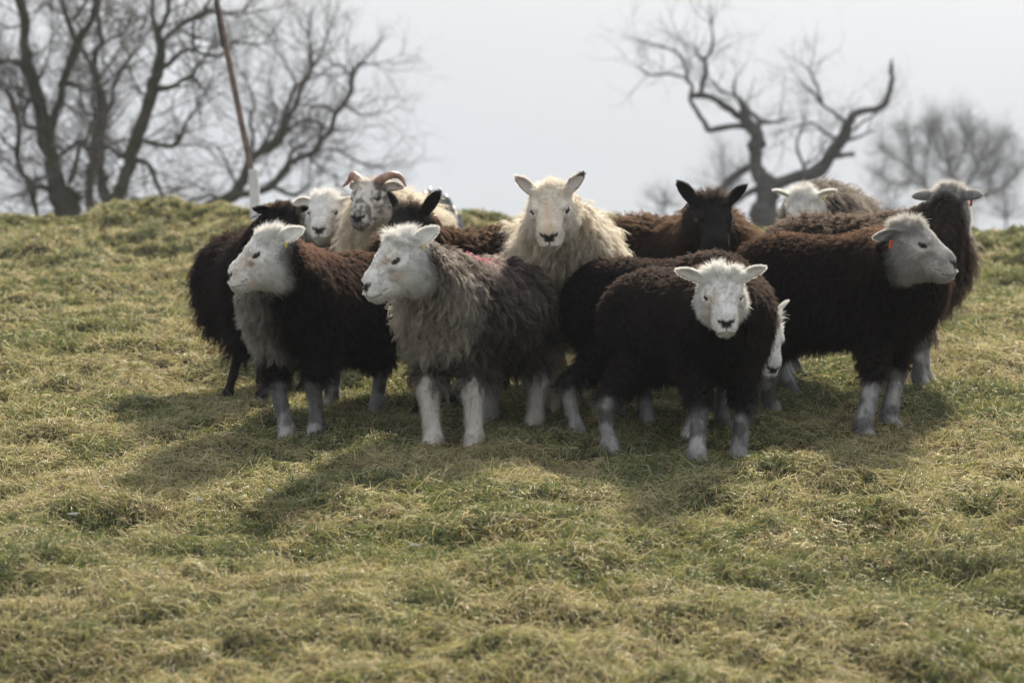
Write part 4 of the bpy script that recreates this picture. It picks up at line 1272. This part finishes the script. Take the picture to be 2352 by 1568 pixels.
def prism(P0, P1, w0, w1, k=4, phase=.785):
    P0, P1 = np.asarray(P0, float), np.asarray(P1, float)
    T = nrm(P1 - P0); A = nrm(np.cross(T, [0, 1, 0])); B = np.cross(T, A)
    V = []
    for P, w in ((P0, w0), (P1, w1)):
        for i in range(k):
            a = phase + 2 * np.pi * i / k
            V.append(P + (A * math.cos(a) + B * math.sin(a)) * w)
    F = [(i, (i + 1) % k, k + (i + 1) % k, k + i) for i in range(k)] + [tuple(range(k))[::-1], tuple(range(k, 2 * k))]
    return V, F

PD = 19.6
b0 = at(592, 500, PD); b0[2] = float(gz(b0[0], b0[1])) - .15
b1 = at(582, 388, PD)
pole_root = empty('leaning_pole', (b0[0], b0[1], b0[2] + .15))
tag(pole_root, 'rusty pole leaning left out of a white square sleeve on the crest', 'pole')
po = np.array(pole_root.location)
def bevel(o, w):
    m = o.modifiers.new('bevel', 'BEVEL'); m.width = w; m.segments = 2
V, F = prism(b0 - po, b1 - po, .052, .045); bevel(mesh_obj('sleeve', V, F, M_WHITEPOST, pole_root, False), .006)
p1 = at(581, 410, PD); p2 = at(497, 0, PD); p3 = p1 + (p2 - p1) * 1.5
Vv, Qq = tubes([np.array([p1, p1 + (p2 - p1) * .5, p2, p3]) - po], [np.array([.0215, .021, .020, .019])], 12); quads_obj('pole', Vv, Qq, M_RUST, pole_root)
q1 = at(515.5, 110, PD - .02); q2 = at(499, 4, PD - .02); 
Vv, Qq = tubes([np.array([q1, .5 * (q1 + q2), q2]) - po + np.array([-.012, 0, 0])], [np.array([.009, .012, .012])], 8); quads_obj('rod', Vv, Qq, M_DARKROD, pole_root)

# ------------------------------------------------------------------ lumps on the crest
def lump(name, label, cat, cx, Y, w, h, dpt, mat, seed, crease=0.0):
    c = at(cx, 500, Y); z0 = float(gz(c[0], c[1]))
    u, v = np.meshgrid(np.linspace(0, 2 * np.pi, 48, endpoint=False), np.linspace(0, 1, 18), indexing='ij')
    r = np.sqrt(v) ; hgt = (1 - v ** 1.5)
    x = np.cos(u) * r; y = np.sin(u) * r
    n = vnoise(x * 2.3 + seed, y * 2.3, seed) ; n2 = vnoise(x * 7 + seed, y * 4, seed + 1)
    z = hgt * (.75 + .5 * n) + crease * (np.abs(n2 - .5) * 2 - .5) * .35 * (1 - v * .6)
    P = np.stack([x * w / 2 * (1 + .2 * (n - .5)), y * dpt / 2, z * h - .03], -1).reshape(-1, 3)
    i, j = np.meshgrid(np.arange(48), np.arange(17), indexing='ij')
    a = i * 18 + j; b = ((i + 1) % 48) * 18 + j
    o = quads_obj(name, P, np.stack([a, a + 1, b + 1, b], -1).reshape(-1, 4), mat)
    o.location = (c[0], c[1], z0)
    tag(o, label, cat)
    return o
M_PLASTIC = mat_simple('black_plastic', (.05, .055, .07), .35, .5)
M_MOSS = mat_simple('mossy_stone', (.10, .09, .045), .95, .1, (9, (.06, .055, .03)), bump=.5)
lump('plastic_sheet', 'crumpled black plastic sheeting lying behind the brown sheep back, left of the white sheep', 'plastic sheet', 1000, 18.3, .42, .36, .5, M_PLASTIC, 3, 1.0)
lump('plastic_sheet', 'small piece of crumpled black plastic just left of the large white sheep', 'plastic sheet', 1190, 18.0, .36, .24, .4, M_PLASTIC, 7, 1.0)
lump('stone', 'low mossy stone on the crest beside the white pole sleeve', 'stone', 645, 19.9, .36, .16, .3, M_MOSS, 8, .2)

# small tufts of white wool caught in the grass
M_FLUFF = mat_simple('wool_fluff', (.72, .70, .68), .95, .1)
for i, (u, v, lab) in enumerate([(621, 1161, 'largest white scrap of wool in the grass in front of the grey fleeced sheep'),
                                 (456, 1180, 'white scrap of wool in the grass in front of the left sheep'),
                                 (952, 1274, 'tiny white scrap of wool in the grass below the grey fleeced sheep'),
                                 (170, 1215, 'tiny white scrap of wool in the grass at the left edge')]):
    Yd = 4280 / (v * .4354 - 1)
    c = at(u, v, Yd); z0 = float(gz(c[0], c[1]))
    rng = np.random.default_rng(i)
    polys, rads = [], []
    for k in range(26):
        p = rng.normal(0, .0022, 3) * np.array([1.6, 1, .5]) + [0, 0, .022]
        d = rng.normal(0, .0024, (4, 3)) * np.array([1.4, 1, .5])
        polys.append(p + np.cumsum(d, 0)); rads.append([.0012, .0014, .0012, .0006])
    Vv, Qq = tubes([np.array(p) for p in polys], [np.array(r) for r in rads], 4)
    o = quads_obj('wool_scrap', Vv, Qq, M_FLUFF); o.location = (c[0], c[1], z0)
    tag(o, lab, 'wool scrap', 'scraps of wool in the grass')

# ------------------------------------------------------------------ thin winter haze
HAZE = 0.0009
def haze_box():
    xs, ys = (V_lo[0] - 3, V_hi[0] + 3), (V_lo[1] - 3, V_hi[1] + 3)
    zs = (V_lo[2] - 1.0, 16.0)
    v = [(x, y, z) for x in xs for y in ys for z in zs]
    f = [(0, 1, 3, 2), (4, 6, 7, 5), (0, 4, 5, 1), (2, 3, 7, 6), (0, 2, 6, 4), (1, 5, 7, 3)]
    m, n, l, out = mat_new('haze_air')
    pv = n.new('ShaderNodeVolumePrincipled')
    pv.inputs['Color'].default_value = (.86, .92, 1.0, 1)
    pv.inputs['Density'].default_value = HAZE
    pv.inputs['Anisotropy'].default_value = 0.0
    l.new(pv.outputs[0], out.inputs['Volume'])
    tag(mesh_obj('haze', v, f, m, None, False), 'thin pale winter haze over the pasture', None, None, 'stuff')
V_lo, V_hi = V_GROUND.min(0), V_GROUND.max(0)
haze_box()
